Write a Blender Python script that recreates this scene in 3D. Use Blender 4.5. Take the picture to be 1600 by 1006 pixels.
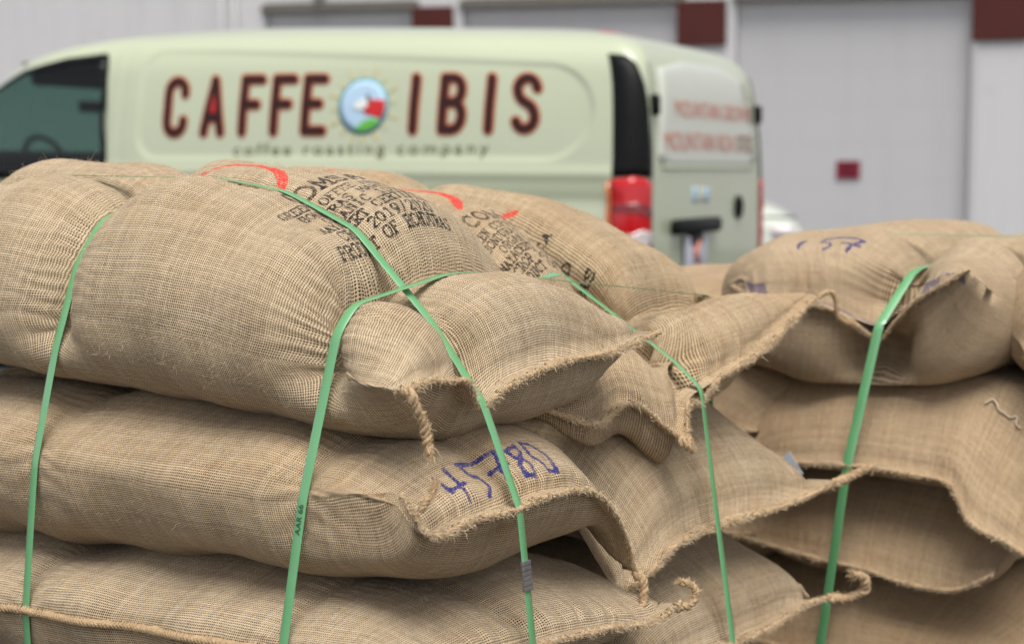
import bpy, bmesh, math, random
import numpy as np
from mathutils import Vector
random.seed(7)
RNG = np.random.default_rng(11)
for o in list(bpy.data.objects):
    bpy.data.objects.remove(o)
SC = bpy.context.scene
COL = SC.collection

# ------------------------------------------------------------------ camera
cam = bpy.data.cameras.new('camera')
cam_o = bpy.data.objects.new('camera', cam)
COL.objects.link(cam_o)
cam_o.location = (0, 0, 1.14)
cam_o.rotation_euler = (math.radians(90) - math.atan(238 / 2600), 0, 0)
cam.sensor_width = 36
cam.lens = 58.5
cam.clip_end = 500
cam.dof.use_dof = True
cam.dof.focus_distance = 2.32
cam.dof.aperture_fstop = 3.6
cam.dof.aperture_blades = 9
SC.camera = cam_o

# ------------------------------------------------------------------ overcast sky and soft sun
SUN_EL, SUN_AZ = math.radians(67), math.radians(172)      # high and behind the camera
wd = bpy.data.worlds.new('World')
SC.world = wd
wd.use_nodes = True
wt = wd.node_tree
bg = wt.nodes['Background']
sky = wt.nodes.new('ShaderNodeTexSky')
sky.sky_type = 'NISHITA'
sky.sun_disc = False
sky.sun_elevation = SUN_EL
sky.sun_rotation = SUN_AZ
sky.dust_density = 1.5
sky.ozone_density = 1.0
bw = wt.nodes.new('ShaderNodeRGBToBW')
mx = wt.nodes.new('ShaderNodeMix')
mx.data_type = 'RGBA'
mx.inputs[0].default_value = 0.85                           # cloud cover takes the blue out
wt.links.new(sky.outputs[0], bw.inputs[0])
wt.links.new(sky.outputs[0], mx.inputs[6])
wt.links.new(bw.outputs[0], mx.inputs[7])
wt.links.new(mx.outputs[2], bg.inputs[0])
bg.inputs[1].default_value = 0.088
sun = bpy.data.lights.new('sun', 'SUN')
sun.energy = 1.5
sun.angle = math.radians(40)
sun.color = (1.0, 0.96, 0.90)
sun_o = bpy.data.objects.new('sun', sun)
COL.objects.link(sun_o)
sdir = Vector((math.sin(SUN_AZ) * math.cos(SUN_EL), math.cos(SUN_AZ) * math.cos(SUN_EL), math.sin(SUN_EL)))
sun_o.rotation_euler = sdir.to_track_quat('Z', 'Y').to_euler()
SC.view_settings.view_transform = 'Standard'
SC.view_settings.look = 'None'
SC.view_settings.exposure = 1.28
SC.view_settings.gamma = 1.0
SC.view_settings.use_curve_mapping = False

# ------------------------------------------------------------------ node helper
class NB:
    def __init__(s, name):
        s.m = bpy.data.materials.new(name)
        s.m.use_nodes = True
        s.t = s.m.node_tree
        s.p = s.t.nodes['Principled BSDF']
    def set(s, sock, v):
        if isinstance(v, bpy.types.NodeSocket):
            s.t.links.new(v, sock)
        else:
            sock.default_value = v
    def n(s, typ, out=0, props=None, **ins):
        nd = s.t.nodes.new(typ)
        for k, v in (props or {}).items():
            setattr(nd, k, v)
        for k, v in ins.items():
            key = int(k[1:]) if k[0] == 'i' and k[1:].isdigit() else k
            s.set(nd.inputs[key], v)
        return nd.outputs[out]
    def math(s, op, a, b=0.0, c=0.0):
        return s.n('ShaderNodeMath', 0, {'operation': op}, i0=a, i1=b, i2=c)
    def mix(s, f, a, b, mode='MIX'):
        return s.n('ShaderNodeMix', 2, {'data_type': 'RGBA', 'blend_type': mode}, i0=f, i6=a, i7=b)
    def rng(s, v, a, b, c, d, smooth=False):
        return s.n('ShaderNodeMapRange', 0, {'interpolation_type': 'SMOOTHSTEP' if smooth else 'LINEAR'}, i0=v, i1=a, i2=b, i3=c, i4=d)
    def noise(s, vec, scale, detail=3.0, rough=0.55, out=0, dim='3D'):
        return s.n('ShaderNodeTexNoise', out, {'noise_dimensions': dim}, Vector=vec, Scale=scale, Detail=detail, Roughness=rough)
    def bump(s, h, strength, dist):
        return s.n('ShaderNodeBump', 0, None, Height=h, Strength=strength, Distance=dist)
    def ps(s, **k):
        for a, v in k.items():
            s.set(s.p.inputs[a.replace('_', ' ')], v)
        return s.m

def rgb(r, g, b):
    return (r, g, b, 1.0)
def srgb(r, g, b):
    f = lambda c: (c / 255 / 12.92) if c <= 10 else ((c / 255 + .055) / 1.055) ** 2.4
    return (f(r), f(g), f(b), 1.0)

def simple(name, col, rough=.5, var=.12, scale=8.0, spec=.25, metal=0.0, coat=0.0, bump=0.0, bscale=60.):
    b = NB(name)
    co = b.n('ShaderNodeTexCoord', 3)
    nz = b.noise(co, scale, 4.0)
    c2 = tuple(x * (1 - var) for x in col[:3]) + (1,)
    c3 = tuple(min(1, x * (1 + var)) for x in col[:3]) + (1,)
    b.ps(Base_Color=b.mix(nz, c2, c3), Roughness=b.rng(nz, .3, .7, rough * .9, min(1, rough * 1.12)), Metallic=metal)
    b.p.inputs['Specular IOR Level'].default_value = spec
    b.p.inputs['Coat Weight'].default_value = coat
    b.p.inputs['Coat Roughness'].default_value = .08
    if bump:
        b.ps(Normal=b.bump(b.noise(co, bscale, 4.0), bump, .01))
    return b.m

# ------------------------------------------------------------------ burlap
PITCH = 0.0034
def burlap(name, light, dark, thr=.26, wr=.13, sl=.40):
    b = NB(name)
    uv = b.n('ShaderNodeUVMap', 0, {'uv_map': 'uv'})
    sep = b.t.nodes.new('ShaderNodeSeparateXYZ')
    b.t.links.new(uv, sep.inputs[0])
    u, v = sep.outputs[0], sep.outputs[1]
    wob = b.noise(uv, 9.0, 2.0, out=1)
    ws = b.t.nodes.new('ShaderNodeSeparateXYZ')
    b.t.links.new(wob, ws.inputs[0])
    fine = b.noise(uv, 120.0, 2.0)
    def axis(c, w, seed, pitch):
        a = b.math('ADD', b.math('DIVIDE', c, pitch), b.math('MULTIPLY', b.math('SUBTRACT', w, .5), 2.2))
        a = b.math('ADD', a, b.math('MULTIPLY', b.math('SUBTRACT', fine, .5), .28))
        idx = b.math('FLOOR', a)
        f = b.math('MULTIPLY', b.math('ABSOLUTE', b.math('SUBTRACT', b.math('FRACT', a), .5)), 2.0)
        r = b.n('ShaderNodeTexWhiteNoise', 0, {'noise_dimensions': '1D'}, W=b.math('ADD', idx, seed))
        return f, idx, r
    fu, iu, ru = axis(u, ws.outputs[0], 3.3, PITCH)
    fv, iv, rv = axis(v, ws.outputs[1], 91.7, PITCH * 1.06)
    def comb(x, y):
        return b.n('ShaderNodeCombineXYZ', 0, None, i0=x, i1=y)
    # slubs: thickness running along each thread
    su = b.noise(comb(b.math('MULTIPLY', iu, 5.17), b.math('MULTIPLY', v, 45.0)), 1.0, 2.0, dim='2D')
    sv = b.noise(comb(b.math('MULTIPLY', u, 45.0), b.math('MULTIPLY', iv, 5.71)), 1.0, 2.0, dim='2D')
    patch = b.noise(uv, 9.0, 3.0)
    def gap(f, r, s_):
        w = b.math('ADD', b.math('ADD', .455, b.math('MULTIPLY', b.math('SUBTRACT', r, .5), wr)), b.math('MULTIPLY', b.math('SUBTRACT', s_, .5), sl))
        w = b.math('ADD', w, b.math('MULTIPLY', b.math('SUBTRACT', patch, .5), .25))
        return b.rng(b.math('SUBTRACT', f, w), -.14, .16, 0., 1., True)
    gu, gv = gap(fu, ru, su), gap(fv, rv, sv)
    hole = b.math('MULTIPLY', gu, gv)
    # threads: warp on top where parity is even
    par = b.math('MODULO', b.math('ABSOLUTE', b.math('ADD', iu, iv)), 2.0)
    tr = b.mix(par, ru, rv)
    shade = b.math('ADD', b.math('MULTIPLY', tr, thr), b.math('ADD', .33 - thr / 2, b.math('MULTIPLY', b.noise(uv, 5.0, 3.0), .55)))
    col = b.mix(b.rng(shade, .25, .95, 0., 1.), dark, light)
    groove = b.mix(par, gu, gv)
    col = b.mix(b.math('MULTIPLY', groove, .35), col, tuple(c * .45 for c in dark[:3]) + (1,))
    # tan, undyed patches and small seeds of dirt
    blot = b.rng(b.noise(uv, 3.2, 5.0, .65), .48, .70, 0., .62, True)
    col = b.mix(blot, col, b.mix(.5, col, (.40, .22, .09, 1)))
    speck = b.rng(b.n('ShaderNodeTexVoronoi', 0, None, Vector=uv, Scale=26.0), .03, .055, .55, 0., True)
    col = b.mix(b.math('MULTIPLY', speck, b.rng(patch, .5, .6, 0, 1)), col, (.09, .05, .02, 1))
    col = b.mix(b.math('MULTIPLY', hole, .97), col, (.012, .009, .006, 1))
    rnd = b.n('ShaderNodeObjectInfo', 5)                     # every sack is a slightly different batch of jute
    col = b.n('ShaderNodeHueSaturation', 0, None, Hue=b.rng(rnd, 0, 1, .498, .502), Saturation=b.rng(rnd, 0, 1, 1.02, .90), Value=b.rng(b.math('FRACT', b.math('MULTIPLY', rnd, 7.3)), 0, 1, .94, 1.06), Color=col)
    # printed ink, worn where the fibres are raised
    at = b.n('ShaderNodeAttribute', 0, {'attribute_name': 'ink'})
    ik = b.t.nodes.new('ShaderNodeSeparateColor')
    b.t.links.new(at, ik.inputs[0])
    worn = b.rng(b.math('ADD', b.noise(uv, 260.0, 2.0), b.math('MULTIPLY', b.noise(uv, 30.0, 2.0), .5)), .50, .80, .30, 1.0)
    for i, c in enumerate([(.022, .018, .017, 1), (.62, .035, .028, 1), (.028, .03, .15, 1)]):
        m = b.rng(ik.outputs[i], .35, .65, 0, 1, True)
        col = b.mix(b.math('MULTIPLY', m, worn), col, c)
    hgt = b.math('SUBTRACT', 1.0, b.math('ADD', b.math('MULTIPLY', groove, .5), hole))
    hgt = b.math('ADD', hgt, b.math('MULTIPLY', fine, .3))
    b.ps(Base_Color=col, Roughness=.92, Normal=b.bump(hgt, .55, .0012))
    b.p.inputs['Specular IOR Level'].default_value = .12
    b.p.inputs['Sheen Weight'].default_value = .10
    b.p.inputs['Sheen Roughness'].default_value = .45
    b.p.inputs['Sheen Tint'].default_value = (1, .95, .88, 1)
    return b.m

M = {}
M['jute'] = burlap('burlap', rgb(.69, .55, .37), rgb(.44, .298, .158))
M['jute_tan'] = burlap('burlap_tan', rgb(.62, .46, .29), rgb(.46, .315, .175), .20, .12, .35)
M['fibre'] = simple('jute_fibre', rgb(.55, .40, .24), .95, .35, 90., .1)
M['fibre_pale'] = simple('jute_fibre_pale', rgb(.62, .49, .33), .95, .2, 90., .1)
M['twine'] = simple('jute_twine', rgb(.56, .40, .24), .95, .4, 120., .1, bump=.6, bscale=500.)

def strap_mat():
    b = NB('green_strapping')
    uv = b.n('ShaderNodeUVMap', 0, {'uv_map': 'uv'})
    w = b.n('ShaderNodeTexWave', 0, {'wave_type': 'BANDS', 'bands_direction': 'X'}, Vector=uv, Scale=260.0, Distortion=1.5)
    nz = b.noise(uv, 14.0, 3.0)
    b.ps(Base_Color=b.mix(nz, (.10, .33, .13, 1), (.145, .40, .175, 1)), Roughness=b.rng(nz, .3, .7, .30, .48), Normal=b.bump(w, .10, .0005))
    b.p.inputs['Specular IOR Level'].default_value = .75
    b.p.inputs['Coat Weight'].default_value = .9
    b.p.inputs['Coat Roughness'].default_value = .22
    return b.m
M['strap'] = strap_mat()
M['strap_ink'] = simple('strap_ink', rgb(.015, .06, .02), .6)
M['seal'] = simple('steel_seal', rgb(.30, .285, .28), .38, .25, 90., metal=.8)

# ------------------------------------------------------------------ object helpers
def tag(o, label=None, cat=None, group=None, kind=None):
    if label: o['label'] = label
    if cat: o['category'] = cat
    if group: o['group'] = group
    if kind: o['kind'] = kind
    return o
def empty(name, loc, label, cat, group=None):
    o = bpy.data.objects.new(name, None)
    o.location = loc
    o.empty_display_size = .1
    COL.objects.link(o)
    return tag(o, label, cat, group)
def mk(name, verts, faces, mat, parent=None, smooth=True, uv=None, kind=None, base=None):
    """world-space vertices -> ONE mesh object; a child keeps its mesh relative to its root's place"""
    verts = np.asarray(verts, dtype=np.float64).reshape(-1, 3)
    off = np.zeros(3)
    if parent is not None:
        r, off = parent, np.zeros(3)
        while r is not None:
            off = off + np.array(r.location)
            r = r.parent
    elif base is not None:
        off = np.array(base, float)
    me = bpy.data.meshes.new(name)
    v = verts - off
    if isinstance(faces, np.ndarray):
        nf, k = faces.shape
        me.vertices.add(len(v)); me.vertices.foreach_set('co', v.astype(np.float32).ravel())
        me.loops.add(nf * k); me.loops.foreach_set('vertex_index', faces.astype(np.int32).ravel())
        me.polygons.add(nf)
        me.polygons.foreach_set('loop_start', np.arange(0, nf * k, k, dtype=np.int32))
        me.polygons.foreach_set('loop_total', np.full(nf, k, dtype=np.int32))
        me.update(calc_edges=True)
    else:
        me.from_pydata([tuple(p) for p in v], [], faces)
    if uv is not None:
        li = np.empty(len(me.loops), dtype=np.int32)
        me.loops.foreach_get('vertex_index', li)
        l = me.uv_layers.new(name='uv')
        l.data.foreach_set('uv', np.asarray(uv, dtype=np.float32)[li].ravel())
    if smooth:
        me.polygons.foreach_set('use_smooth', np.ones(len(me.polygons), dtype=bool))
    me.materials.append(mat)
    o = bpy.data.objects.new(name, me)
    if parent is None and base is not None:
        o.location = base
    o.parent = parent
    COL.objects.link(o)
    if kind: o['kind'] = kind
    return o
class MB:
    """collects pieces of one part"""
    def __init__(s): s.v = []; s.f = []
    def add(s, v, f):
        k = len(s.v); s.v += [tuple(p) for p in v]; s.f += [tuple(i + k for i in q) for q in f]
    def box(s, c, d, ax=None, bev=0.0):
        c = np.array(c, float); d = np.array(d, float) / 2
        ax = np.eye(3) if ax is None else np.array(ax, float)
        if bev <= 0:
            q = [(x, y, z) for x in (-1, 1) for y in (-1, 1) for z in (-1, 1)]
            v = [c + ax[0] * x * d[0] + ax[1] * y * d[1] + ax[2] * z * d[2] for x, y, z in q]
            s.add(v, [(0, 1, 3, 2), (4, 6, 7, 5), (0, 4, 5, 1), (2, 3, 7, 6), (0, 2, 6, 4), (1, 5, 7, 3)])
        else:
            bm = bmesh.new(); bmesh.ops.create_cube(bm, size=1)
            for q in bm.verts: q.co = Vector((q.co.x * 2 * d[0], q.co.y * 2 * d[1], q.co.z * 2 * d[2]))
            bmesh.ops.bevel(bm, geom=bm.edges[:], offset=bev, segments=2, affect='EDGES', profile=.5)
            bm.verts.index_update()
            v = [c + ax[0] * q.co.x + ax[1] * q.co.y + ax[2] * q.co.z for q in bm.verts]
            f = [tuple(q.index for q in p.verts) for p in bm.faces]
            bm.free(); s.add(v, f)
    def tube(s, path, rad, n=8, cap=True, flat=None):
        path = np.asarray(path, float); k = len(path)
        rad = np.full(k, rad) if np.isscalar(rad) else np.asarray(rad)
        tan = np.gradient(path, axis=0); tan /= np.linalg.norm(tan, axis=1)[:, None] + 1e-12
        up = np.array([0.31, .21, .93])
        v = []
        nrm = np.cross(tan[0], up); nrm /= np.linalg.norm(nrm)
        for i in range(k):
            nrm = nrm - tan[i] * (nrm @ tan[i]); nrm /= np.linalg.norm(nrm) + 1e-12
            bi = np.cross(tan[i], nrm)
            for j in range(n):
                a = 2 * math.pi * j / n
                v.append(path[i] + rad[i] * (math.cos(a) * nrm + math.sin(a) * bi))
        f = [(i * n + j, i * n + (j + 1) % n, (i + 1) * n + (j + 1) % n, (i + 1) * n + j) for i in range(k - 1) for j in range(n)]
        if cap:
            f += [tuple(range(n - 1, -1, -1)), tuple((k - 1) * n + j for j in range(n))]
        s.add(v, f)
    def build(s, name, mat, parent=None, smooth=False, kind=None, base=None):
        return mk(name, s.v, s.f, mat, parent, smooth, kind=kind, base=base)

def catmull(pts, n):
    """smooth curve through control points, n samples evenly spread by length"""
    P = np.asarray(pts, float)
    if len(P) == 2:
        return P[0] + (P[1] - P[0]) * np.linspace(0, 1, n)[:, None]
    d = np.maximum(np.linalg.norm(np.diff(P, axis=0), axis=1), 1e-9) ** .5
    t = np.concatenate([[0], np.cumsum(d)])
    m = np.gradient(P, t, axis=0)
    tt = np.linspace(0, t[-1], 600)
    i = np.clip(np.searchsorted(t, tt, side='right') - 1, 0, len(t) - 2)
    h = (t[i + 1] - t[i])[:, None]; s = ((tt - t[i])[:, None]) / h
    Q = (2*s**3 - 3*s**2 + 1) * P[i] + (s**3 - 2*s**2 + s) * h * m[i] + (-2*s**3 + 3*s**2) * P[i+1] + (s**3 - s**2) * h * m[i+1]
    L = np.concatenate([[0], np.cumsum(np.linalg.norm(np.diff(Q, axis=0), axis=1))])
    w = np.linspace(0, L[-1], n)
    return np.stack([np.interp(w, L, Q[:, k]) for k in range(3)], 1)
def sstep(x, a, b):
    t = np.clip((x - a) / (b - a), 0, 1)
    return t * t * (3 - 2 * t)
class Lump:
    """smooth pseudo-noise: a sum of plane waves"""
    def __init__(s, seed, wl, n=14):
        g = np.random.default_rng(seed)
        d = g.normal(size=(n, 3)); d /= np.linalg.norm(d, axis=1)[:, None]
        s.k = d * (2 * math.pi / (wl * g.uniform(.6, 1.6, n)))[:, None]
        s.ph = g.uniform(0, 6.28, n); s.n = n
    def __call__(s, P):
        sh = P.shape[:-1]; Q = P.reshape(-1, 3); r = np.zeros(len(Q))
        for k, p in zip(s.k, s.ph): r += np.sin(Q @ k + p)
        return (r / math.sqrt(s.n / 2)).reshape(sh)

# ------------------------------------------------------------------ stack frame: u along the sacks, v along the sack ends
C0 = np.array([-.15, 2.09, 0.0]); UA = np.array([.819, -.574, 0.0]); VA = np.array([.574, .819, 0.0]); ZA = np.array([0, 0, 1.0])
def W(P):
    P = np.asarray(P, float)
    return C0 + P[..., :1] * UA + P[..., 1:2] * VA + P[..., 2:3] * ZA

# ================================================================== SETTING
g = MB(); g.add([(-150, -60, 0), (150, -60, 0), (150, 240, 0), (-150, 240, 0)], [(0, 1, 2, 3)])
def asphalt():
    b = NB('asphalt')
    co = b.n('ShaderNodeTexCoord', 3)
    a = b.noise(co, 90., 5.); c = b.noise(co, .6, 4.)
    b.ps(Base_Color=b.mix(b.math('MULTIPLY', a, c), (.035, .035, .037, 1), (.10, .098, .095, 1)), Roughness=.9, Normal=b.bump(a, .5, .01))
    return b.m
tag(g.build('ground', asphalt()), kind='structure')



# ------------------------------------------------------------------ the garage building behind
WO = np.array([-3.42, 23.3, 0.0]); WT = np.array([9.8, -2.4, 0.0]); WT /= np.linalg.norm(WT); WN = np.array([WT[1], -WT[0], 0.0])   # WN faces the camera
if WN[1] > 0: WN = -WN
def wl(t, z, d=0.0): return WO + WT * t + ZA * z + WN * d
def wbox(mb, t0, t1, z0, z1, d0, d1, bev=0.0):
    mb.box(wl((t0 + t1) / 2, (z0 + z1) / 2, (d0 + d1) / 2), (t1 - t0, d1 - d0, z1 - z0), [WT, WN, ZA], bev)
def stained(name, c, rough, amt):
    """painted surface with rain streaks running down and scuffs"""
    b = NB(name)
    co = b.n('ShaderNodeTexCoord', 3)
    mp = b.n('ShaderNodeMapping', 0, None, Vector=co, Scale=(5.0, 5.0, .35))
    st = b.rng(b.noise(mp, 1.0, 5., .65), .48, .75, 0., amt, True)
    sc = b.rng(b.noise(co, 2.2, 6., .7), .52, .72, 0., amt * .8, True)
    col = b.mix(st, c, tuple(x * .62 for x in c[:3]) + (1,))
    col = b.mix(sc, col, tuple(x * .75 for x in c[:3]) + (1,))
    b.ps(Base_Color=col, Roughness=rough, Normal=b.bump(b.noise(co, 30., 4.), .25, .01))
    b.p.inputs['Specular IOR Level'].default_value = .25
    return b.m
M['wall'] = stained('white_block_wall', rgb(.585, .575, .58), .85, .22)
M['door'] = stained('grey_door_steel', rgb(.50, .492, .50), .55, .10)
M['brown'] = simple('brown_paint', rgb(.075, .016, .012), .6, .2, 3.)
M['lintel'] = simple('lintel_steel', rgb(.17, .155, .13), .7, .2, 3.)
M['red_sign'] = simple('red_sign', rgb(.22, .010, .03), .5, .2, 9.)
M['sign_dark'] = simple('sign_lettering', rgb(.05, .01, .015), .5)
M['grey_metal'] = simple('grey_metal', rgb(.32, .32, .33), .5, .1, 6., metal=.3)
DOORS = [(.0, 2.20), (2.84, 5.80), (6.50, 9.50), (10.30, 13.3)]
bl = empty('garage_building', wl(5, 0), 'long white garage building with brown-capped piers behind the van', 'building')
mb = MB(); wbox(mb, -16, 26, 3.42, 5.2, -.3, 0); mb.build('upper_wall', M['wall'], bl)
mb = MB(); wbox(mb, -16, DOORS[0][0], 0, 3.42, -.3, 0); mb.build('wall', M['wall'], bl)
edges = [d for p in DOORS for d in p] + [26]
for a, c in zip(edges[1::2], edges[2::2]):
    mb = MB(); wbox(mb, a, c, 0, 3.42, -.3, 0.002); mb.build('pier', M['wall'], bl)
    mb = MB(); wbox(mb, a - .06, min(c, a + .74) - .12, 2.74, 3.32, .031, .06, .008); cp = mb.build('pier_cap', M['brown'], bl)
    mb = MB(); wbox(mb, a - .05, a + .02, 0, 3.3, .0, .03); mb.build('door_jamb', M['door'], bl)
for a, c in DOORS:
    mb = MB(); wbox(mb, a - .04, c + .04, 3.30, 3.39, .003, .06, .006); mb.build('lintel', M['lintel'], bl)
    g_ = mk('garage_door', [wl(a, 0, -.16), wl(c, 0, -.16), wl(c, 3.42, -.16), wl(a, 3.42, -.16)], [(0, 1, 2, 3)], M['door'], bl, False)
    for k in range(7):
        z0 = .01 + k * .487
        mb = MB(); wbox(mb, a + .01, c - .01, z0, z0 + .4855, -.155, -.13, 0)
        mb.build('door_panel', M['door'], g_)
for t in (-.62, -.42):
    mb = MB(); mb.tube([wl(t, 0, .06), wl(t, 2.5, .06), wl(t, 5.1, .06)], .03, 10); mb.build('downpipe', M['wall'], bl, True)
sg = empty('door_sign', wl(7.95, 1.13, -.11), 'small red sign on the garage door', 'sign')
mb = MB(); wbox(mb, 7.80, 8.10, 1.02, 1.25, -.116, -.105, .004); mb.build('plate', M['red_sign'], sg)
mb = MB()
for k in range(3): wbox(mb, 7.84 + .03 * (k % 2), 8.05 - .03 * (k % 2), 1.06 + .06 * k, 1.09 + .06 * k, -.105, -.103)
mb.build('lettering', M['sign_dark'], sg)
lm = empty('wall_lamp', wl(.82, 3.62, 0), 'small dark wall lamp above the garage door lintel', 'lamp')
mb = MB(); wbox(mb, .74, .90, 3.52, 3.72, 0, .10, .02); mb.build('housing', M['lintel'], lm)
mb = MB(); wbox(mb, .76, .88, 3.46, 3.52, .02, .12, .015); mb.build('lens', M['grey_metal'], lm)
# ================================================================== STROKE LETTERS (for ink printed on the burlap)
def arc(cx, cy, rx, ry, a0, a1, n=9):
    t = np.radians(np.linspace(a0, a1, n))
    return [(cx + rx * math.cos(q), cy + ry * math.sin(q)) for q in t]
S_ = lambda *p: list(p)
GL = {   # on a box 4 wide and 6 high, slab serifs included
 'A': [S_((.3,0),(2,6),(3.7,0)), S_((1,2),(3,2)), S_((-.2,0),(1,0)), S_((3,0),(4.2,0))],
 'B': [S_((.8,0),(.8,6)), S_((0,6),(2.4,6))+arc(2.4,4.6,1.3,1.4,90,-90), S_((.8,3.2),(2.4,3.2))+arc(2.4,1.6,1.6,1.6,90,-90)+[(0,0)]],
 'C': [arc(2.1,3,1.9,3,50,310,14), S_((3.4,4.3),(3.4,5.7))],
 'D': [S_((.8,0),(.8,6)), S_((0,6),(1.8,6))+arc(1.8,3,2.1,3,90,-90)+[(0,0)]],
 'E': [S_((.8,0),(.8,6)), S_((0,6),(3.8,6),(3.8,4.9)), S_((.8,3.1),(2.8,3.1)), S_((0,0),(3.8,0),(3.8,1.1))],
 'F': [S_((.8,0),(.8,6)), S_((0,6),(3.8,6),(3.8,4.9)), S_((.8,3.1),(2.8,3.1)), S_((0,0),(1.9,0))],
 'G': [arc(2.1,3,1.9,3,50,330,14), S_((2.2,2.6),(4.2,2.6)), S_((3.7,2.6),(3.7,.6))],
 'H': [S_((.7,0),(.7,6)), S_((3.3,0),(3.3,6)), S_((.7,3),(3.3,3)), S_((0,0),(1.5,0)), S_((2.5,0),(4,0)), S_((0,6),(1.5,6)), S_((2.5,6),(4,6))],
 'I': [S_((2,0),(2,6)), S_((1,0),(3,0)), S_((1,6),(3,6))],
 'L': [S_((.8,0),(.8,6)), S_((0,6),(1.8,6)), S_((0,0),(3.8,0),(3.8,1.3))],
 'M': [S_((.5,0),(.5,6),(2.2,1.6),(3.9,6),(3.9,0)), S_((-.2,0),(1.2,0)), S_((3.2,0),(4.6,0))],
 'N': [S_((.6,0),(.6,6),(3.4,0),(3.4,6)), S_((-.1,0),(1.3,0)), S_((2.7,6),(4.1,6))],
 'O': [arc(2,3,2,3,0,360,18)],
 'P': [S_((.8,0),(.8,6)), S_((0,6),(2.3,6))+arc(2.3,4.4,1.5,1.6,90,-90)+[(.8,2.8)], S_((0,0),(1.8,0))],
 'R': [S_((.8,0),(.8,6)), S_((0,6),(2.3,6))+arc(2.3,4.5,1.4,1.5,90,-90)+[(.8,3)], S_((2,3),(3.4,0),(4.2,0)), S_((0,0),(1.6,0))],
 'S': [arc(2,4.5,1.7,1.5,30,270,9)+arc(2,1.5,1.8,1.5,90,-150,9), S_((3.5,4.6),(3.5,6))],
 'T': [S_((2,0),(2,6)), S_((.1,4.8),(.1,6),(3.9,6),(3.9,4.8)), S_((1.1,0),(2.9,0))],
 'U': [S_((.7,6),(.7,2))+arc(2,2,1.3,2,180,360)+[(3.3,6)], S_((0,6),(1.5,6)), S_((2.6,6),(4,6))],
 'X': [S_((.4,0),(3.6,6)), S_((.4,6),(3.6,0))],
 'Y': [S_((.4,6),(2,3),(3.6,6)), S_((2,3),(2,0)), S_((1.1,0),(2.9,0))],
 '0': [arc(2,3,1.7,3,0,360,18)], '1': [S_((1,5),(2,6),(2,0)), S_((1,0),(3,0))],
 '2': [arc(2,4.4,1.7,1.6,160,-30,9)+[(.3,0),(3.8,0)]], '9': [arc(2,4.2,1.7,1.8,0,360,14), S_((3.7,4.2),(3,1.2),(1.2,0))],
 '/': [S_((.5,-.3),(3.5,6.3))], '%': [arc(.9,4.8,.8,1.1,0,360,8), arc(3.1,1.2,.8,1.1,0,360,8), S_((.6,0),(3.4,6))],
}
def seg_ink(x, y, segs, hw, soft):
    """0..1 coverage of strokes; x, y arrays"""
    out = np.zeros(len(x))
    for pl in segs:
        p = np.array(pl)
        lo, hi = p.min(0) - hw * 2, p.max(0) + hw * 2
        sel = np.nonzero((x > lo[0]) & (x < hi[0]) & (y > lo[1]) & (y < hi[1]))[0]
        if not len(sel): continue
        xs, ys = x[sel], y[sel]; dm = np.full(len(sel), 9.)
        for a, c in zip(p[:-1], p[1:]):
            d = c - a; L = d @ d + 1e-12
            t = np.clip(((xs - a[0]) * d[0] + (ys - a[1]) * d[1]) / L, 0, 1)
            dm = np.minimum(dm, np.hypot(xs - a[0] - t * d[0], ys - a[1] - t * d[1]))
        out[sel] = np.maximum(out[sel], 1 - sstep(dm, hw - soft, hw + soft))
    return out
def text_segs(txt, x0, y0, h, adv):
    r = []
    for i, ch in enumerate(txt):
        for pl in GL.get(ch, []):
            r.append([(x0 + i * adv + q[0] * h / 6 * (adv / h) * 1.2, y0 + q[1] * h / 6) for q in pl])
    return r
LINES = [('COMSA', .118, .031, .034, .0026), ('GREEN COFFEE ARABICA', .089, .0165, .0135, .0012), ('HONDURAS MARCALA', .0665, .0165, .0140, .0012),
         ('ORGANIC 100%', .044, .0165, .0145, .0013), ('MAYACERT CERTIFIED', .0215, .017, .0135, .0014), ('CROP 2019/2020', -.002, .0175, .0150, .0015),
         ('PRODUCT OF HONDURAS', -.026, .0175, .0138, .0015)]
def print_ink(X, Y):
    """X runs along the text lines, Y up the lines"""
    k = np.zeros((len(X), 3))
    for t, y0, h, adv, hw in LINES:
        k[:, 0] = np.maximum(k[:, 0], seg_ink(X, Y, text_segs(t, -len(t) * adv / 2, y0, h, adv), hw * 1.18, .0006))
    # the red swoosh tapering away from the name, thin strokes beside it and a black line under it
    sw = catmull([(-.060, .385, 0), (-.025, .345, 0), (-.005, .30, 0), (.002, .25, 0), (-.015, .205, 0), (-.045, .172, 0)], 60)
    wd_ = .0015 + .0105 * np.linspace(0, 1, 60) ** 1.6 * (1 - np.linspace(0, 1, 60) ** 14)
    for a in range(59):
        k[:, 1] = np.maximum(k[:, 1], seg_ink(X, Y, [[tuple(sw[a, :2]), tuple(sw[a + 1, :2])]], wd_[a], .0008))
    for q in ([(.045, .30), (.06, .26), (.05, .225)], [(.07, .245), (.09, .215), (.08, .185)], [(.10, .30), (.115, .26)], [(.115, .215), (.135, .18)]):
        k[:, 1] = np.maximum(k[:, 1], seg_ink(X, Y, [q], .0048, .001))
    k[:, 0] = np.maximum(k[:, 0], seg_ink(X, Y, [[(-.062, .372), (-.066, .31), (-.078, .25)]], .0028, .001))
    return k
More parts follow.
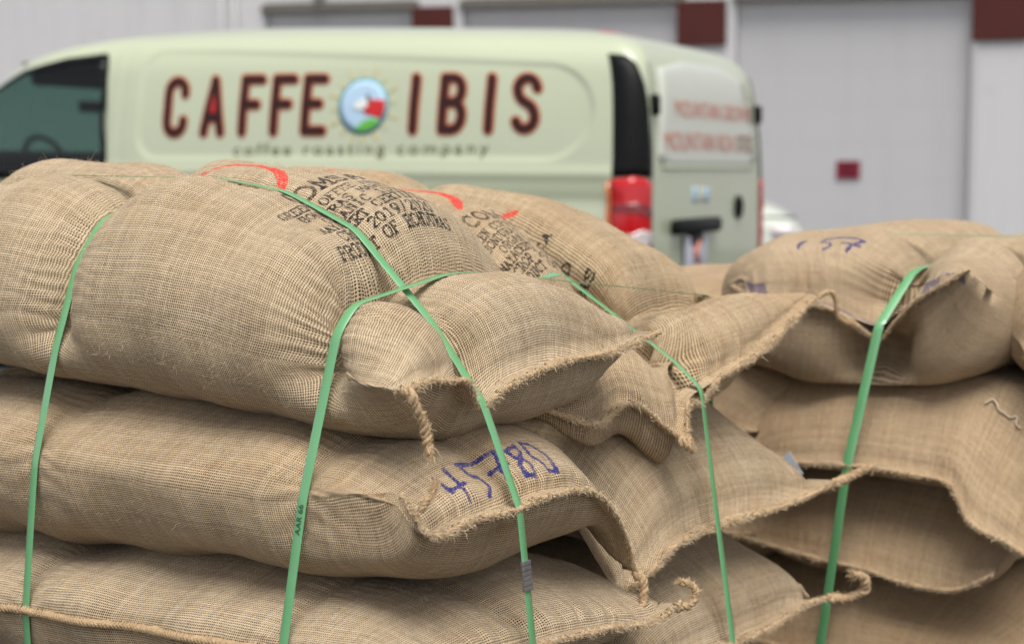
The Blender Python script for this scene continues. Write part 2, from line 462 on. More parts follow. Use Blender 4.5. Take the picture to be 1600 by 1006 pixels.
def digits_ink(X, Y, which):
    D = {'4': [[(.0, .052), (.004, .022), (.040, .026)], [(.030, .060), (.026, .0)]], '5': [[(.040, .056), (.010, .056), (.010, .034), (.030, .030), (.036, .012), (.020, -.004)], [(.006, .060), (.046, .060)]],
         '7': [[(.002, .058), (.042, .060), (.026, .030), (.020, .0)], [(.006, .030), (.042, .032)]], '8': [[(.040, .056), (.012, .052), (.014, .036), (.034, .020), (.028, .0), (.008, .004), (.012, .022), (.036, .044), (.040, .060)]],
         '0': [[(.010, .062), (.0, .034), (.010, .004), (.028, .002), (.038, .030), (.028, .058), (.010, .062)]], '1': [[(.02, .06), (.016, .0)]],
         '6': [[(.036, .062), (.010, .040), (.004, .014), (.020, .0), (.034, .014), (.022, .030), (.006, .018)]]}
    k = np.zeros((len(X), 3)); x = 0.
    for i_, ch in enumerate(which):
        x = [0., .052, .100, .146, .196][i_] if len(which) == 5 else i_ * .052
        segs = [[(q[0] + x, q[1]) for q in pl] for pl in D[ch]]
        k[:, 2] = np.maximum(k[:, 2], seg_ink(X, Y, segs, .0036, .001))
    return k

# ================================================================== SACKS
GRIDS = []        # (stack id, final grid in stack coordinates) for pulling the straps taut
def rope(mb, path, r, turns=240., strands=3):
    path = np.asarray(path, float); k = len(path)
    tan = np.gradient(path, axis=0); tan /= np.linalg.norm(tan, axis=1)[:, None]
    L = np.concatenate([[0], np.cumsum(np.linalg.norm(np.diff(path, axis=0), axis=1))])
    n = np.cross(tan, [.3, .2, .9]); n /= np.linalg.norm(n, axis=1)[:, None]; b = np.cross(tan, n)
    for s in range(strands):
        a = 2 * math.pi * s / strands + L * turns
        wob = 1 + .30 * np.sin(L * 230 + s * 2.1) + .2 * np.sin(L * 90 + s)
        mb.tube(path + (n * np.cos(a)[:, None] + b * np.sin(a)[:, None]) * (r * .50 * wob)[:, None], r * .58 * (1 + .22 * np.sin(L * 170 + s * 4.)) * (1 - .25 * L / L[-1]), 7)
def slivers(P, D, ln, wdt, curl=.35):
    """bent hair-thin fibres: two quads-worth of triangles each"""
    k = len(P)
    side = np.cross(D, RNG.normal(size=(k, 3))); side /= np.linalg.norm(side, axis=1)[:, None] + 1e-9
    bend = RNG.normal(size=(k, 3)) * curl
    mid = P + D * (ln * .5)[:, None]
    tip = P + (D + bend) * ln[:, None]
    w = wdt if np.isscalar(wdt) else wdt[:, None]
    V = np.stack([P - side * w, P + side * w, mid - side * w * .8, mid + side * w * .8, tip], 1).reshape(-1, 3)
    o = (np.arange(k) * 5)[:, None]
    F = np.concatenate([o + [0, 1, 3], o + [0, 3, 2], o + [2, 3, 4]], 0)
    return V, F
def sect(w, ht, hb, nt, nb):
    f = np.linspace(0, math.pi, 1500)
    c, s = np.cos(f), np.sin(f)
    top = np.stack([-np.sign(c) * np.abs(c) ** (2 / nt), s ** (2 / nt)], 1)
    bot = np.stack([-np.sign(c) * np.abs(c) ** (2 / nb), -s ** (2 / nb)], 1)
    return top, bot
def resample(sec, w, h, dens, n):
    q = sec * [w, h]
    L = np.concatenate([[0], np.cumsum(np.linalg.norm(np.diff(q, axis=0), axis=1))])
    t = L / L[-1]
    d = dens(t); c = np.concatenate([[0], np.cumsum((d[1:] + d[:-1]) / 2 * np.diff(t))]); c /= c[-1]
    tt = np.interp(np.linspace(0, 1, n), c, t)
    return np.stack([np.interp(tt, t, sec[:, 0]), np.interp(tt, t, sec[:, 1])], 1), tt, L[-1]

def sack(label, group, ax, o, L, w, ht, hb, zm, seam, Rt=.5, pt=1.7, qt=1.6, Rb=.16, nt=2.15, nb=2.4, lip=.022, lipdir=(1, 0, -.15),
         res=.005, fine=None, stack='near', pinch=(), dents=(), ink=None, mat='jute', twine=(), side_seam=None, seed=1, fuzz=3000,
         lump=.0032, Rg=.20, pucker=.0035, tilt=0., sag=0., fold=(), fringe=1.0, nudge=None, cap=True, stripes=False, ear=1.02, earA=.06, band=None, corner=0., Rz=None, hbk=0., hmin=.035):
    """One filled sack. Local a runs to the visible end, b across, z up; o = (u, v) of that end's middle; seam = the end seam
    through (u, v, z) points; top and bottom sheets are closed on it."""
    a_ax, b_ax = (np.array([1., 0]), np.array([0, 1.])) if ax == 'U' else (np.array([0, -1.]), np.array([1., 0]))
    o = np.array(o, float)
    seam = np.array(seam, float)
    loc = np.stack([(seam[:, :2] - o) @ a_ax, (seam[:, :2] - o) @ b_ax, seam[:, 2]], 1)
    Rc = catmull(loc, 400)
    top, bot = sect(w, ht, hb, nt, nb)
    dt = (lambda t: 1 + 0 * t) if fine is None else fine
    nT = int((2 * w + ht) / res); nB = int((2 * w + hb) / res * .55)
    sT, tT, LT = resample(top, w, ht, dt, nT)
    sB, tB, LB = resample(bot, w, hb, lambda t: 3.2 - 2.6 * sstep(t, .1, .45), nB)
    # stations along the length: dense towards the visible end
    n1 = int(L / (res * 1.15)); n2 = int(.30 / res)
    xa = np.linspace(-L, -.30, n1, endpoint=False) if L > .3 else np.array([])
    if band:
        xa = np.concatenate([np.linspace(-L, band[0], int((L + band[0]) / .006), endpoint=False), np.linspace(band[0], -.30, int((-.30 - band[0]) / band[1]), endpoint=False)])
        n2 = int(.30 / band[1] * 1.1)
    tau = np.linspace(0, 1, n2)
    xb = -.30 * (1 - np.sin(tau * math.pi / 2) * .55 - tau * .45)
    x = np.concatenate([xa, xb]); x[-1] = 0
    far = np.clip((-L + .22 - x) / .22, 0, 1)
    fh = np.sqrt(np.clip(1 - far ** 2, 0, 1))
    et, eb = np.clip((x + Rt) / Rt, 0, 1), np.clip((x + Rb) / Rb, 0, 1)
    kt = np.clip(1 - et ** pt, 0, 1) ** (1 / qt); kb = np.clip(1 - eb ** 2.2, 0, 1) ** .5
    gb = sstep(x, -Rg, 0.01) ** 1.5; gz = sstep(x, -(Rz or Rg * 1.15), .03) ** 1.1
    gb[-1] = gz[-1] = 1; 
    zc0 = zm + tilt * x - sag * sstep(x, -.35, 0)
    grids = []
    Rl0 = Rc - lip * (np.array(lipdir) / np.linalg.norm(lipdir))
    Bc = np.clip(Rl0[:, 1], -w * ear, w * ear); Bc = Bc + (Rl0[:, 1] - Bc) * .12          # the loose ear stays flat, the filled part ends at the bag's width
    Ac = np.minimum(Rl0[:, 0], earA) + np.maximum(Rl0[:, 0] - earA, 0) * .15
    kq = np.ones(41) / 41
    sm = lambda q: np.convolve(np.pad(q, 20, mode='edge'), kq, 'valid')
    RlC = np.stack([np.where(np.abs(Bc - Rl0[:, 1]) > 1e-6, sm(Ac), Ac), Bc, Rl0[:, 2]], 1)
    lipn = max(3, int(max(lip, np.linalg.norm(Rc - RlC, axis=1).max()) / (res * 1.5)))
    ld = np.array(lipdir, float); ld /= np.linalg.norm(ld)
    for sec, tt, kk, hh, sgn in ((sT, tT, kt, ht, 1), (sB, tB, kb, hb, -1)):
        ri = tt * 399
        R = np.stack([np.interp(ri, np.arange(400), Rc[:, k]) for k in range(3)], 1)
        Rl = np.stack([np.interp(ri, np.arange(400), RlC[:, k]) for k in range(3)], 1)
        A = x[:, None] + gb[:, None] * Rl[None, :, 0]
        B = (1 - gb[:, None]) * (w * (1 - .25 * far ** 2)[:, None] * sec[None, :, 0]) + gb[:, None] * Rl[None, :, 1]
        Zc = (1 - gz[:, None]) * zc0[:, None] + gz[:, None] * Rl[None, :, 2]
        K2 = kk[:, None] + np.zeros((1, len(tt)))
        if corner and sgn > 0:                              # the filled corner stays round until close to the ear
            ex = np.exp(-(tt / .30) ** 2)[None] * corner
            K2 = np.clip(1 - et[:, None] ** (pt + ex * 2.2), 0, 1) ** (1 / (qt + ex * .6))
        hx = hh if sgn > 0 else np.maximum(Zc - (zm - hb * (1 - hbk * x[:, None]) + tilt * x[:, None]), hmin)       # the underside stays on what it lies on
        Z = Zc + hx * K2 * fh[:, None] * sec[None, :, 1]
        G = np.stack([A, B, Z], 2)
        ls = np.linspace(0, 1, lipn + 1)[1:]
        lipg = Rl[None] + ls[:, None, None] * (R - Rl)[None]
        lipg = lipg + sgn * .0012 * np.array([0, 0, 1.]) * (1 - ls[:, None, None] * .2)
        grids.append(np.concatenate([G, lipg], 0))
    G = np.concatenate([grids[0], grids[1][:, ::-1][:, 1:]], 1)      # ring: front edge, over the top, round the bottom
    ns, nr = G.shape[:2]
    # into stack coordinates
    P = np.stack([o[0] + G[..., 0] * a_ax[0] + G[..., 1] * b_ax[0], o[1] + G[..., 0] * a_ax[1] + G[..., 1] * b_ax[1], G[..., 2]], 2)
    def normals(P):
        da = np.gradient(P, axis=0)
        Q = np.concatenate([P[:, -2:-1], P, P[:, 1:2]], 1)
        db = Q[:, 2:] - Q[:, :-2]
        n = np.cross(da, db); n /= np.linalg.norm(n, axis=2)[..., None] + 1e-12
        c = P[:ns // 2].mean((0, 1))
        if ((P[:ns // 2] - c) * n[:ns // 2]).sum() < 0: n = -n
        n[-lipn - 1:, :nT] = [0, 0, 1.]; n[-lipn - 1:, nT:] = [0, 0, -1.]
        return n
    # uv = cloth length, measured on the undeformed bag
    ua = np.concatenate([np.zeros((1, nr)), np.cumsum(np.linalg.norm(np.diff(P, axis=0), axis=2), 0)], 0)
    va = np.concatenate([[0], np.cumsum(np.linalg.norm(np.diff(P[int(ns * .35)], axis=0), axis=1))])
    UVg = np.stack([ua - ua[-1:, :] * .5 + ua[-1].mean() * .5 + seed * .137, np.broadcast_to(va + seed * .071, (ns, nr))], 2)
    fromend = (ua[-1:, :] - ua)                          # cloth distance from the seam
    fromlip = np.maximum(fromend - (ua[-1] - ua[-1 - lipn])[None], 0)   # and from where the filled part ends
    n = normals(P)
    # strap pinch: each strap is a plane; cloth is pulled in along it and swells between
    for (axis, c0_, kz, z0, D, wdt, rip) in pinch:
        coord = P[..., 0 if axis == 'u' else 1] - (c0_ + kz * (P[..., 2] - z0))
        alongp = P[..., 1 if axis == 'u' else 0] + P[..., 2] * .7
        d = np.maximum(np.abs(coord) - .006, 0)
        outer = sstep(n[..., 2], -.9, -.25)
        fall = sstep(fromlip, .0, .05)
        e = (D * np.exp(-d / wdt) - D * .10 * np.exp(-((d - wdt * 2.0) / (wdt * 1.2)) ** 2)) * outer * (.30 + .70 * fall)
        e = e + rip * np.exp(-d / (wdt * 1.1)) * sstep(d, 0, .012) * outer * np.sin(alongp * 2 * math.pi / .021 + 2.5 * np.sin(alongp * 31 + coord * 40 + seed)) * fall
        P = P - n * e[..., None]
    for (c, r, vec) in dents:
        r = np.atleast_1d(np.array(r, float)) * np.ones(3)
        dd = (((P - np.array(c)) / r) ** 2).sum(2)
        P = P + np.exp(-dd)[..., None] * np.array(vec)
    if nudge: P = nudge(P, fromend, n)
    n = normals(P)
    lp = Lump(seed, .19)(P) * lump + Lump(seed + 50, .07)(P) * lump * .13
    lp = lp * sstep(fromlip, .005, .10)
    tq = np.concatenate([tT, tB[::-1][1:]])
    ph = Lump(seed + 9, .09)(P)
    pam = np.clip(.4 + .7 * Lump(seed + 77, .22)(P), 0, 1.3)
    lp = lp + pam * pucker * (.5 + .5 * np.sin(tq[None] * 2 * math.pi * 17 + ph * 1.6)) * np.exp(-((fromlip - .022) / .028) ** 2) * (fromlip > .002)
    lp = lp + pucker * .25 * (1 + np.sin(tq[None] * 2 * math.pi * 31 + ph * 2.2)) * np.exp(-((fromlip - .018) / .018) ** 2) * (fromlip > .002)
    for (p0, p1, wd_, dep) in fold:                       # long creases
        p0, p1 = np.array(p0), np.array(p1); dv = p1 - p0
        t = np.clip(((P - p0) @ dv) / (dv @ dv), 0, 1)
        dist = np.linalg.norm(P - p0 - t[..., None] * dv, axis=2)
        lp = lp - dep * np.exp(-(dist / wd_) ** 2) * (1 - .6 * np.abs(2 * t - 1)) + dep * .6 * np.exp(-((dist - 1.9 * wd_) / wd_) ** 2) * (1 - .6 * np.abs(2 * t - 1))
    P = P + n * lp[..., None]
    n = normals(P)
    GRIDS.append((stack, P.reshape(-1, 3)))
    Wp = W(P)
    nW = n[..., :1] * UA + n[..., 1:2] * VA + n[..., 2:3] * ZA
    basep = W(np.array([o[0], o[1], zm - hb])) - np.append(a_ax[0] * UA[:2] + a_ax[1] * VA[:2], 0) * L * .5
    root = empty('coffee_sack', basep, label, 'sack', group)
    idx = np.arange(ns * nr).reshape(ns, nr)
    F = np.stack([idx[:-1, :-1], idx[1:, :-1], idx[1:, 1:], idx[:-1, 1:]], 2).reshape(-1, 4)
    ob = mk('fabric', Wp.reshape(-1, 3), F, M[mat], root, uv=UVg.reshape(-1, 2))
    k = np.zeros((ns * nr, 3))
    if ink:
        fn, (iu0, iv0) = ink
        dd = (P[:, :nT, 0] - iu0) ** 2 + (P[:, :nT, 1] - iv0) ** 2
        i0, j0 = np.unravel_index(np.argmin(dd), dd.shape)
        X = (va - va[j0])[None] + np.zeros((ns, 1)); Y = -(ua - ua[i0, j0])
        ok = np.zeros((ns, nr), bool); ok[:, :nT] = True
        Yc = -(UVg[..., 0] - UVg[i0, j0, 0])
        sel = ok.ravel()
        k[sel] = fn(X.ravel()[sel], Yc.ravel()[sel])
    if stripes:                                           # dyed selvedge lines either side of the seam
        fe = fromend.ravel(); q = ((fe > .004) & (fe < .017)) | ((fe > .027) & (fe < .037))
        k[:, 2] = np.maximum(k[:, 2], q * .53)
    at = ob.data.color_attributes.new('ink', 'FLOAT_COLOR', 'POINT')
    at.data.foreach_set('color', np.concatenate([k, np.ones((len(k), 1))], 1).astype(np.float32).ravel())
    # whipped seam along the visible end: rolled edge, stitches and frayed threads
    if cap:
        edge = Wp[-1, :nT]
        e2 = catmull(edge[::3], int(np.linalg.norm(np.diff(edge, axis=0), axis=1).sum() / .0022))
        Le = np.arange(len(e2)) * .0022
        lum = Lump(seed + 3, .03)(e2)
        mb = MB()
        mb.tube(e2 + ZA * .0008, .0025 + .0012 * lum + .0006 * np.sin(Le * 2 * math.pi / .0075), 8)
        adir = np.append(a_ax[0] * UA[:2] + a_ax[1] * VA[:2], 0)
        for q in np.arange(4, len(e2) - 4, 4):
            t = e2[min(q + 3, len(e2) - 1)] - e2[q]; t /= np.linalg.norm(t)
            jit = RNG.normal(size=3) * .0012
            st = np.array([e2[q] - adir * .005 + ZA * .002 + jit, e2[q] - adir * .002 + ZA * .0050 + jit, e2[q] + adir * .0035 + ZA * .002 + t * .002, e2[q] + adir * .002 - ZA * .005 + t * .003])
            mb.tube(st, .0011, 5) if RNG.random() < .6 else None
        mb.build('seam', M['twine'], root, True)
        nfr = int(Le[-1] * 7500 * fringe)
        qi = RNG.integers(0, len(e2), nfr)
        D = adir * RNG.uniform(.2, 1.3, (nfr, 1)) + RNG.normal(size=(nfr, 3)) * .45 + ZA * RNG.uniform(-.5, .5, (nfr, 1))
        D /= np.linalg.norm(D, axis=1)[:, None]
        Vv, Fv = slivers(e2[qi] + RNG.normal(size=(nfr, 3)) * .002, D, RNG.uniform(.003, .0082, nfr) * (1 + .5 * np.tanh(Lump(seed + 21, .05)(e2[qi]))), .00045)
        mk('fringe', Vv, Fv, M['fibre_pale'], root, False, kind='stuff')
    if side_seam:
        col_, (xa_, xb_) = side_seam
        line = Wp[:, col_][(G[:, col_, 0] > xa_) & (G[:, col_, 0] < xb_)]
        nl = nW[:, col_][(G[:, col_, 0] > xa_) & (G[:, col_, 0] < xb_)]
        line = line + nl * .003
        ee = catmull(line[::4], int(np.linalg.norm(np.diff(line, axis=0), axis=1).sum() / .0022))
        Le = np.arange(len(ee)) * .0022
        mb = MB()
        mb.tube(ee, .0050 + .0008 * Lump(seed + 4, .03)(ee), 8)
        for q in range(2, len(ee) - 4, 3):
            jit = RNG.normal(size=3) * .0006
            mb.tube(np.array([ee[q] + ZA * .006 + jit, ee[q] - VA * .0058 + ZA * .002 + (ee[q + 1] - ee[q]), ee[q] - VA * .005 - ZA * .003 + (ee[q + 3] - ee[q]), ee[q] - ZA * .007 + (ee[q + 3] - ee[q])]), .0014, 5)
        mb.build('side_seam', M['twine'], root, True)
        nfr = int(Le[-1] * 2600)
        qi = RNG.integers(0, len(ee), nfr)
        D = RNG.normal(size=(nfr, 3)) - VA * .6; D /= np.linalg.norm(D, axis=1)[:, None]
        Vv, Fv = slivers(ee[qi], D, RNG.uniform(.005, .010, nfr), .0003)
        mk('fringe', Vv, Fv, M['fibre_pale'], root, False, kind='stuff')
    for tw in twine:
        path, r = tw[0], tw[1]
        pw = W(catmull(path, 110)); mb = MB(); rope(mb, pw, r)
        to = mb.build('twine', M['twine'], root, True)
        nt_ = 1100
        qi = RNG.integers(0, 110, nt_); qi[:120] = RNG.integers(102, 110, 120)
        D = RNG.normal(size=(nt_, 3)); D[:120] += (pw[-1] - pw[-6]) / np.linalg.norm(pw[-1] - pw[-6]) * 2.2
        D /= np.linalg.norm(D, axis=1)[:, None]
        ln = RNG.uniform(.003, .009, nt_); ln[:120] = RNG.uniform(.006, .015, 120)
        Vv, Fv = slivers(pw[qi] + RNG.normal(size=(nt_, 3)) * r * .4, D, ln, .0004)
        mk('frayed_end', Vv, Fv, M['fibre'], to, False, kind='stuff')
    if fuzz:
        cand = RNG.integers(0, ns * nr, fuzz * 4)
        Q, N_ = Wp.reshape(-1, 3)[cand], nW.reshape(-1, 3)[cand]
        vis = (np.array([0, 0, 1.14]) - Q) / np.linalg.norm(np.array([0, 0, 1.14]) - Q, axis=1)[:, None]
        keep = (N_ * vis).sum(1) > -.4
        keep &= N_[:, 2] > -.5
        Q, N_ = Q[keep][:fuzz], N_[keep][:fuzz]
        D = N_ * RNG.uniform(.15, .8, (len(Q), 1)) + RNG.normal(size=(len(Q), 3)) * .6
        D /= np.linalg.norm(D, axis=1)[:, None]
        Vv, Fv = slivers(Q, D, RNG.uniform(.004, .011, len(Q)), .00016, .6)
        mk('loose_fibre', Vv, Fv, M['fibre_pale'], root, False, kind='stuff')
    return root

# strap planes of the near stack: (axis, place, lean, z0)
S1 = ('u', -.640, .02, .9); S3 = ('u', -.112, .06, .9); S2 = ('v', .165, 0., .9); S4 = ('v', .775, 0., .9)
def pin(S, D, w=.05, rip=.0016): return S + (D, w, rip)
NG, RG = 'sacks strapped on the near pallet', 'sacks strapped on the far right pallet'
dens_top = lambda t: 1.6 - 1.2 * sstep(t, .72, .9)
SEAM = {
 'A': [(.022, -.022, .864), (.032, -.012, .866), (.035, .03, .872), (.03, .075, .866), (.028, .120, .862), (.016, .163, .828), (.03, .205, .846), (.04, .33, .868), (.05, .45, .873), (.055, .583, .893)],
 'B': [(-.05, .30, .80), (-.02, .371, .790), (.0, .48, .757), (.0, .592, .775), (.045, .672, .716), (.022, .728, .768), (.018, .80, .785), (.03, .92, .812), (.03, 1.0, .834), (.03, 1.10, .872), (.03, 1.21, .910)],
 'C': [(.035, -.03, .735), (.06, -.035, .715), (.08, -.03, .690), (.08, .06, .692), (.078, .155, .692), (.08, .24, .696), (.075, .35, .684), (.06, .445, .630), (.05, .50, .567), (.05, .515, .53)],
 'D': [(.03, .50, .49), (.045, .56, .515), (.05, .63, .545), (.045, .72, .552), (.05, .80, .554), (.06, .946, .552), (.075, 1.05, .558), (.112, 1.13, .584)],
 'E': [(.06, -.08, .53), (.10, -.02, .527), (.10, .16, .508), (.10, .36, .486), (.10, .50, .467), (.105, .56, .482)],
 'F': [(.06, .50, .38), (.08, .68, .372), (.08, .91, .356), (.08, 1.06, .365), (.10, 1.15, .368)],
}
sack('sand-coloured jute sack with black and red print at the near corner, top of the stack', NG, 'U', (.0, .245), 1.14, .275, .222, .160, .930, SEAM['A'],
     corner=.35, hbk=-.35, nb=2.8, Rg=.13, Rz=.48, Rt=.50, pt=2.4, qt=2.6, Rb=.075, res=.0022, band=(-.56, .0018), fine=dens_top, seed=1, pinch=[pin(S1, .052, .045, .0015), pin(S3, .068, .042, .0022), pin(S2, .026, .034, .0012)], ink=(print_ink, (-.185, .218)), fuzz=9000,
     twine=[([(.03, -.012, .866), (.042, -.018, .864), (.046, -.012, .848), (.05, .0, .822), (.052, .004, .802), (.056, .002, .786)], .0068)], lump=.0035)
sack('printed jute sack behind the near one, its end seam folded to a knot', NG, 'U', (.02, .80), 1.12, .285, .165, .125, .893, SEAM['B'],
     Rg=.13, tilt=-.10, hmin=.075, Rz=.45, nt=2.7, Rt=.60, pt=2.4, qt=2.6, Rb=.08, res=.0024, band=(-.56, .0020), ear=1.5, fine=dens_top, seed=2, pinch=[pin(S1, .055, .040), pin(S3, .072, .040), pin(S4, .085, .032, .0012)], ink=(print_ink, (-.215, .68)), fuzz=8000,
     twine=[([(.03, 1.20, .908), (.045, 1.225, .915), (.05, 1.235, .90), (.05, 1.24, .875), (.055, 1.255, .860), (.06, 1.29, .853)], .0048),
            ([(.04, .672, .718), (.056, .655, .712), (.062, .668, .700), (.05, .688, .700), (.048, .678, .716), (.06, .665, .706)], .007)], lump=.0035)
sack('jute sack numbered 45780 in blue marker on its end, second layer of the near corner', NG, 'U', (.03, .235), 1.18, .285, .108, .112, .705, SEAM['C'],
     hbk=.5, nb=2.7, Rt=.28, pt=2.2, qt=1.9, Rb=.08, res=.0034, seed=3, pinch=[pin(S1, .012, .04), pin(S3, .014, .035), pin(S2, .012, .03)], ink=(lambda X, Y: digits_ink(X, Y, '45780'), (.055, .062)), fuzz=7000,
     twine=[([(.07, -.035, .722), (.074, -.030, .732), (.075, -.022, .738), (.073, -.014, .743), (.072, -.008, .750)], .0042),
            ([(.05, .515, .532), (.062, .52, .52), (.066, .515, .49), (.06, .505, .468)], .007)])
sack('jute sack with a braided ear at the back, second layer below the knotted sack', NG, 'U', (.0, .80), 1.10, .275, .155, .095, .625, SEAM['D'],
     Rt=.22, pt=2.6, qt=2.2, Rb=.08, Rg=.11, nt=2.8, hmin=.05, res=.004, seed=4, pinch=[pin(S4, .012, .03)], fuzz=5000,
     twine=[([(.105, 1.12, .580), (.125, 1.15, .592), (.14, 1.165, .602), (.142, 1.17, .606)], .0085)])
sack('jute sack with a stitched seam along its long front side, third layer', NG, 'U', (.05, .225), 1.20, .295, .090, .13, .528, SEAM['E'],
     Rt=.34, pt=1.9, qt=1.7, Rb=.13, tilt=.05, res=.0038, seed=5, pinch=[pin(S1, .010, .04), pin(S3, .010, .035), pin(S2, .010, .03)], fuzz=6000, side_seam=(0, (-.95, -.12)),
     twine=[([(.10, .55, .475), (.115, .575, .480), (.118, .585, .497), (.108, .578, .51), (.10, .568, .512)], .0062)])
sack('jute sack with an ear curled upward, third layer at the back of the near stack', NG, 'U', (.03, .80), 1.12, .275, .115, .11, .42, SEAM['F'],
     Rt=.22, pt=2.6, qt=2.2, Rb=.08, Rg=.11, nt=2.8, hmin=.05, res=.0044, seed=6, pinch=[pin(S4, .010, .03)], fuzz=4000,
     twine=[([(.095, 1.13, .366), (.12, 1.16, .366), (.142, 1.175, .380), (.145, 1.17, .402), (.13, 1.15, .412)], .0085)])
for sd, vc, lb in ((21, .225, 'jute sack in the bottom layer at the near corner'), (22, .80, 'jute sack in the bottom layer at the back of the near stack')):
    sack(lb, NG, 'U', (.04, vc), 1.15, .28, .12, .11, .265, [(.06, vc - .31, .25), (.09, vc - .1, .245), (.09, vc + .1, .245), (.07, vc + .31, .25)], Rt=.34, Rb=.12, res=.009, seed=sd, fuzz=0, fringe=.2)

# right-hand stack: sack ends face the camera, long axis runs away
R1 = ('u', .085, .137, .848)
R2 = ('v', 1.62, 0., .9)
sack('tan sack with a blue-striped end seam pinched by a strap, top of the right stack', RG, 'V', (.015, 1.34), .95, .305, .155, .15, .872,
     [(-.235, 1.37, .905), (-.172, 1.33, .893), (-.08, 1.325, .885), (-.01, 1.33, .876), (.085, 1.36, .845), (.12, 1.345, .868), (.18, 1.32, .906), (.23, 1.31, .932), (.275, 1.30, .958)],
     Rt=.30, pt=2.6, qt=2.6, Rb=.06, lip=.012, nb=3.0, Rg=.11, nt=2.9, res=.005, seed=7, stack='right', mat='jute_tan', pinch=[pin(R1, .095, .050, .003), pin(R2, .03, .04)], fuzz=2500, ink=(lambda X, Y: digits_ink(X, Y, '157'), (-.12, 1.40)), fringe=.5, stripes=True)
sack('tan sack at the right edge, beside the blue-striped one on the right stack', RG, 'V', (.575, 1.38), .9, .285, .165, .14, .872,
     [(.36, 1.37, .80), (.45, 1.355, .79), (.70, 1.35, .79), (.84, 1.37, .80)], Rt=.3, pt=2.6, qt=2.6, Rb=.06, lip=.012, nb=3.0, Rg=.11, nt=2.8, res=.007, seed=8, stack='right', mat='jute_tan', pinch=[pin(R2, .03, .04)], fuzz=1200, fringe=.5)
sack('tan sack with a loose flap at its right corner, second layer, right stack', RG, 'V', (.10, 1.34), .95, .31, .13, .10, .635,
     [(-.22, 1.36, .57), (-.09, 1.31, .570), (.06, 1.305, .580), (.165, 1.305, .574), (.25, 1.30, .564), (.275, 1.29, .53), (.30, 1.28, .50), (.36, 1.29, .472), (.41, 1.31, .44)],
     Rt=.26, pt=2.2, qt=1.9, Rb=.13, Rg=.13, nt=2.8, res=.005, seed=9, stack='right', mat='jute_tan', pinch=[pin(R1, .008, .04)], fuzz=2000, fringe=.5)
sack('tan sack at the right edge, second layer of the right stack beside the loose flap', RG, 'V', (.72, 1.42), .9, .30, .13, .10, .64,
     [(.46, 1.40, .62), (.60, 1.39, .60), (.80, 1.39, .60), (.98, 1.40, .62)], Rt=.26, pt=2.3, qt=2., Rb=.13, Rg=.12, nt=2.8, res=.008, seed=10, stack='right', mat='jute_tan', fuzz=600, fringe=.4)
sack('tan sack with its right ear drawn out, third layer of the right stack', RG, 'V', (.05, 1.36), .95, .28, .13, .10, .435,
     [(-.22, 1.36, .40), (-.033, 1.32, .388), (.067, 1.315, .382), (.183, 1.315, .362), (.26, 1.31, .366), (.30, 1.30, .385), (.345, 1.30, .415)],
     Rt=.26, pt=2.2, qt=1.9, Rb=.13, Rg=.13, nt=2.8, res=.005, seed=12, stack='right', mat='jute_tan', pinch=[pin(R1, .008, .04)], fuzz=1500, fringe=.5)
sack('tan sack added to block light at the right edge, third layer of the right stack', RG, 'V', (.70, 1.55), .9, .29, .12, .10, .44,  # added sack, set back so no light comes through the dark gap
     [(.44, 1.54, .42), (.60, 1.53, .41), (.80, 1.53, .41), (.96, 1.54, .42)], Rt=.26, pt=2.3, qt=2., Rb=.13, Rg=.12, res=.010, seed=13, stack='right', mat='jute_tan', fuzz=0, fringe=.3)
sack('tan sack lowest in view on the right stack, under the drawn-out ear', RG, 'V', (.05, 1.36), .95, .36, .155, .10, .23,
     [(-.28, 1.34, .20), (-.03, 1.31, .20), (.2, 1.30, .19), (.38, 1.31, .20)], Rt=.26, pt=2.3, qt=2., Rb=.13, Rg=.13, nt=2.8, res=.008, seed=14, stack='right', mat='jute_tan', fuzz=600, fringe=.5)
for sd, z_, lb in ((31, .645, 'tan sack squeezed between the two stacks, second layer, behind the braided ear'), (32, .435, 'tan sack squeezed between the two stacks, third layer, behind the curled ear'), (33, .80, 'tan sack top just showing behind the knotted sack, between the stacks')):
    uc = -.425 if sd != 33 else -.50
    sack(lb, RG, 'V', (uc, 1.36), .9, .31, .15 if sd != 33 else .11, .125, z_, [(uc - .25, 1.37, z_ - .03), (uc - .1, 1.36, z_ - .04), (uc + .1, 1.36, z_ - .04), (uc + .25, 1.37, z_ - .03)],
         Rt=.26, pt=2.3, qt=2., Rb=.13, Rg=.12, nt=2.8, res=.008, seed=sd, stack='right_back', mat='jute_tan', fuzz=500, fringe=.4)

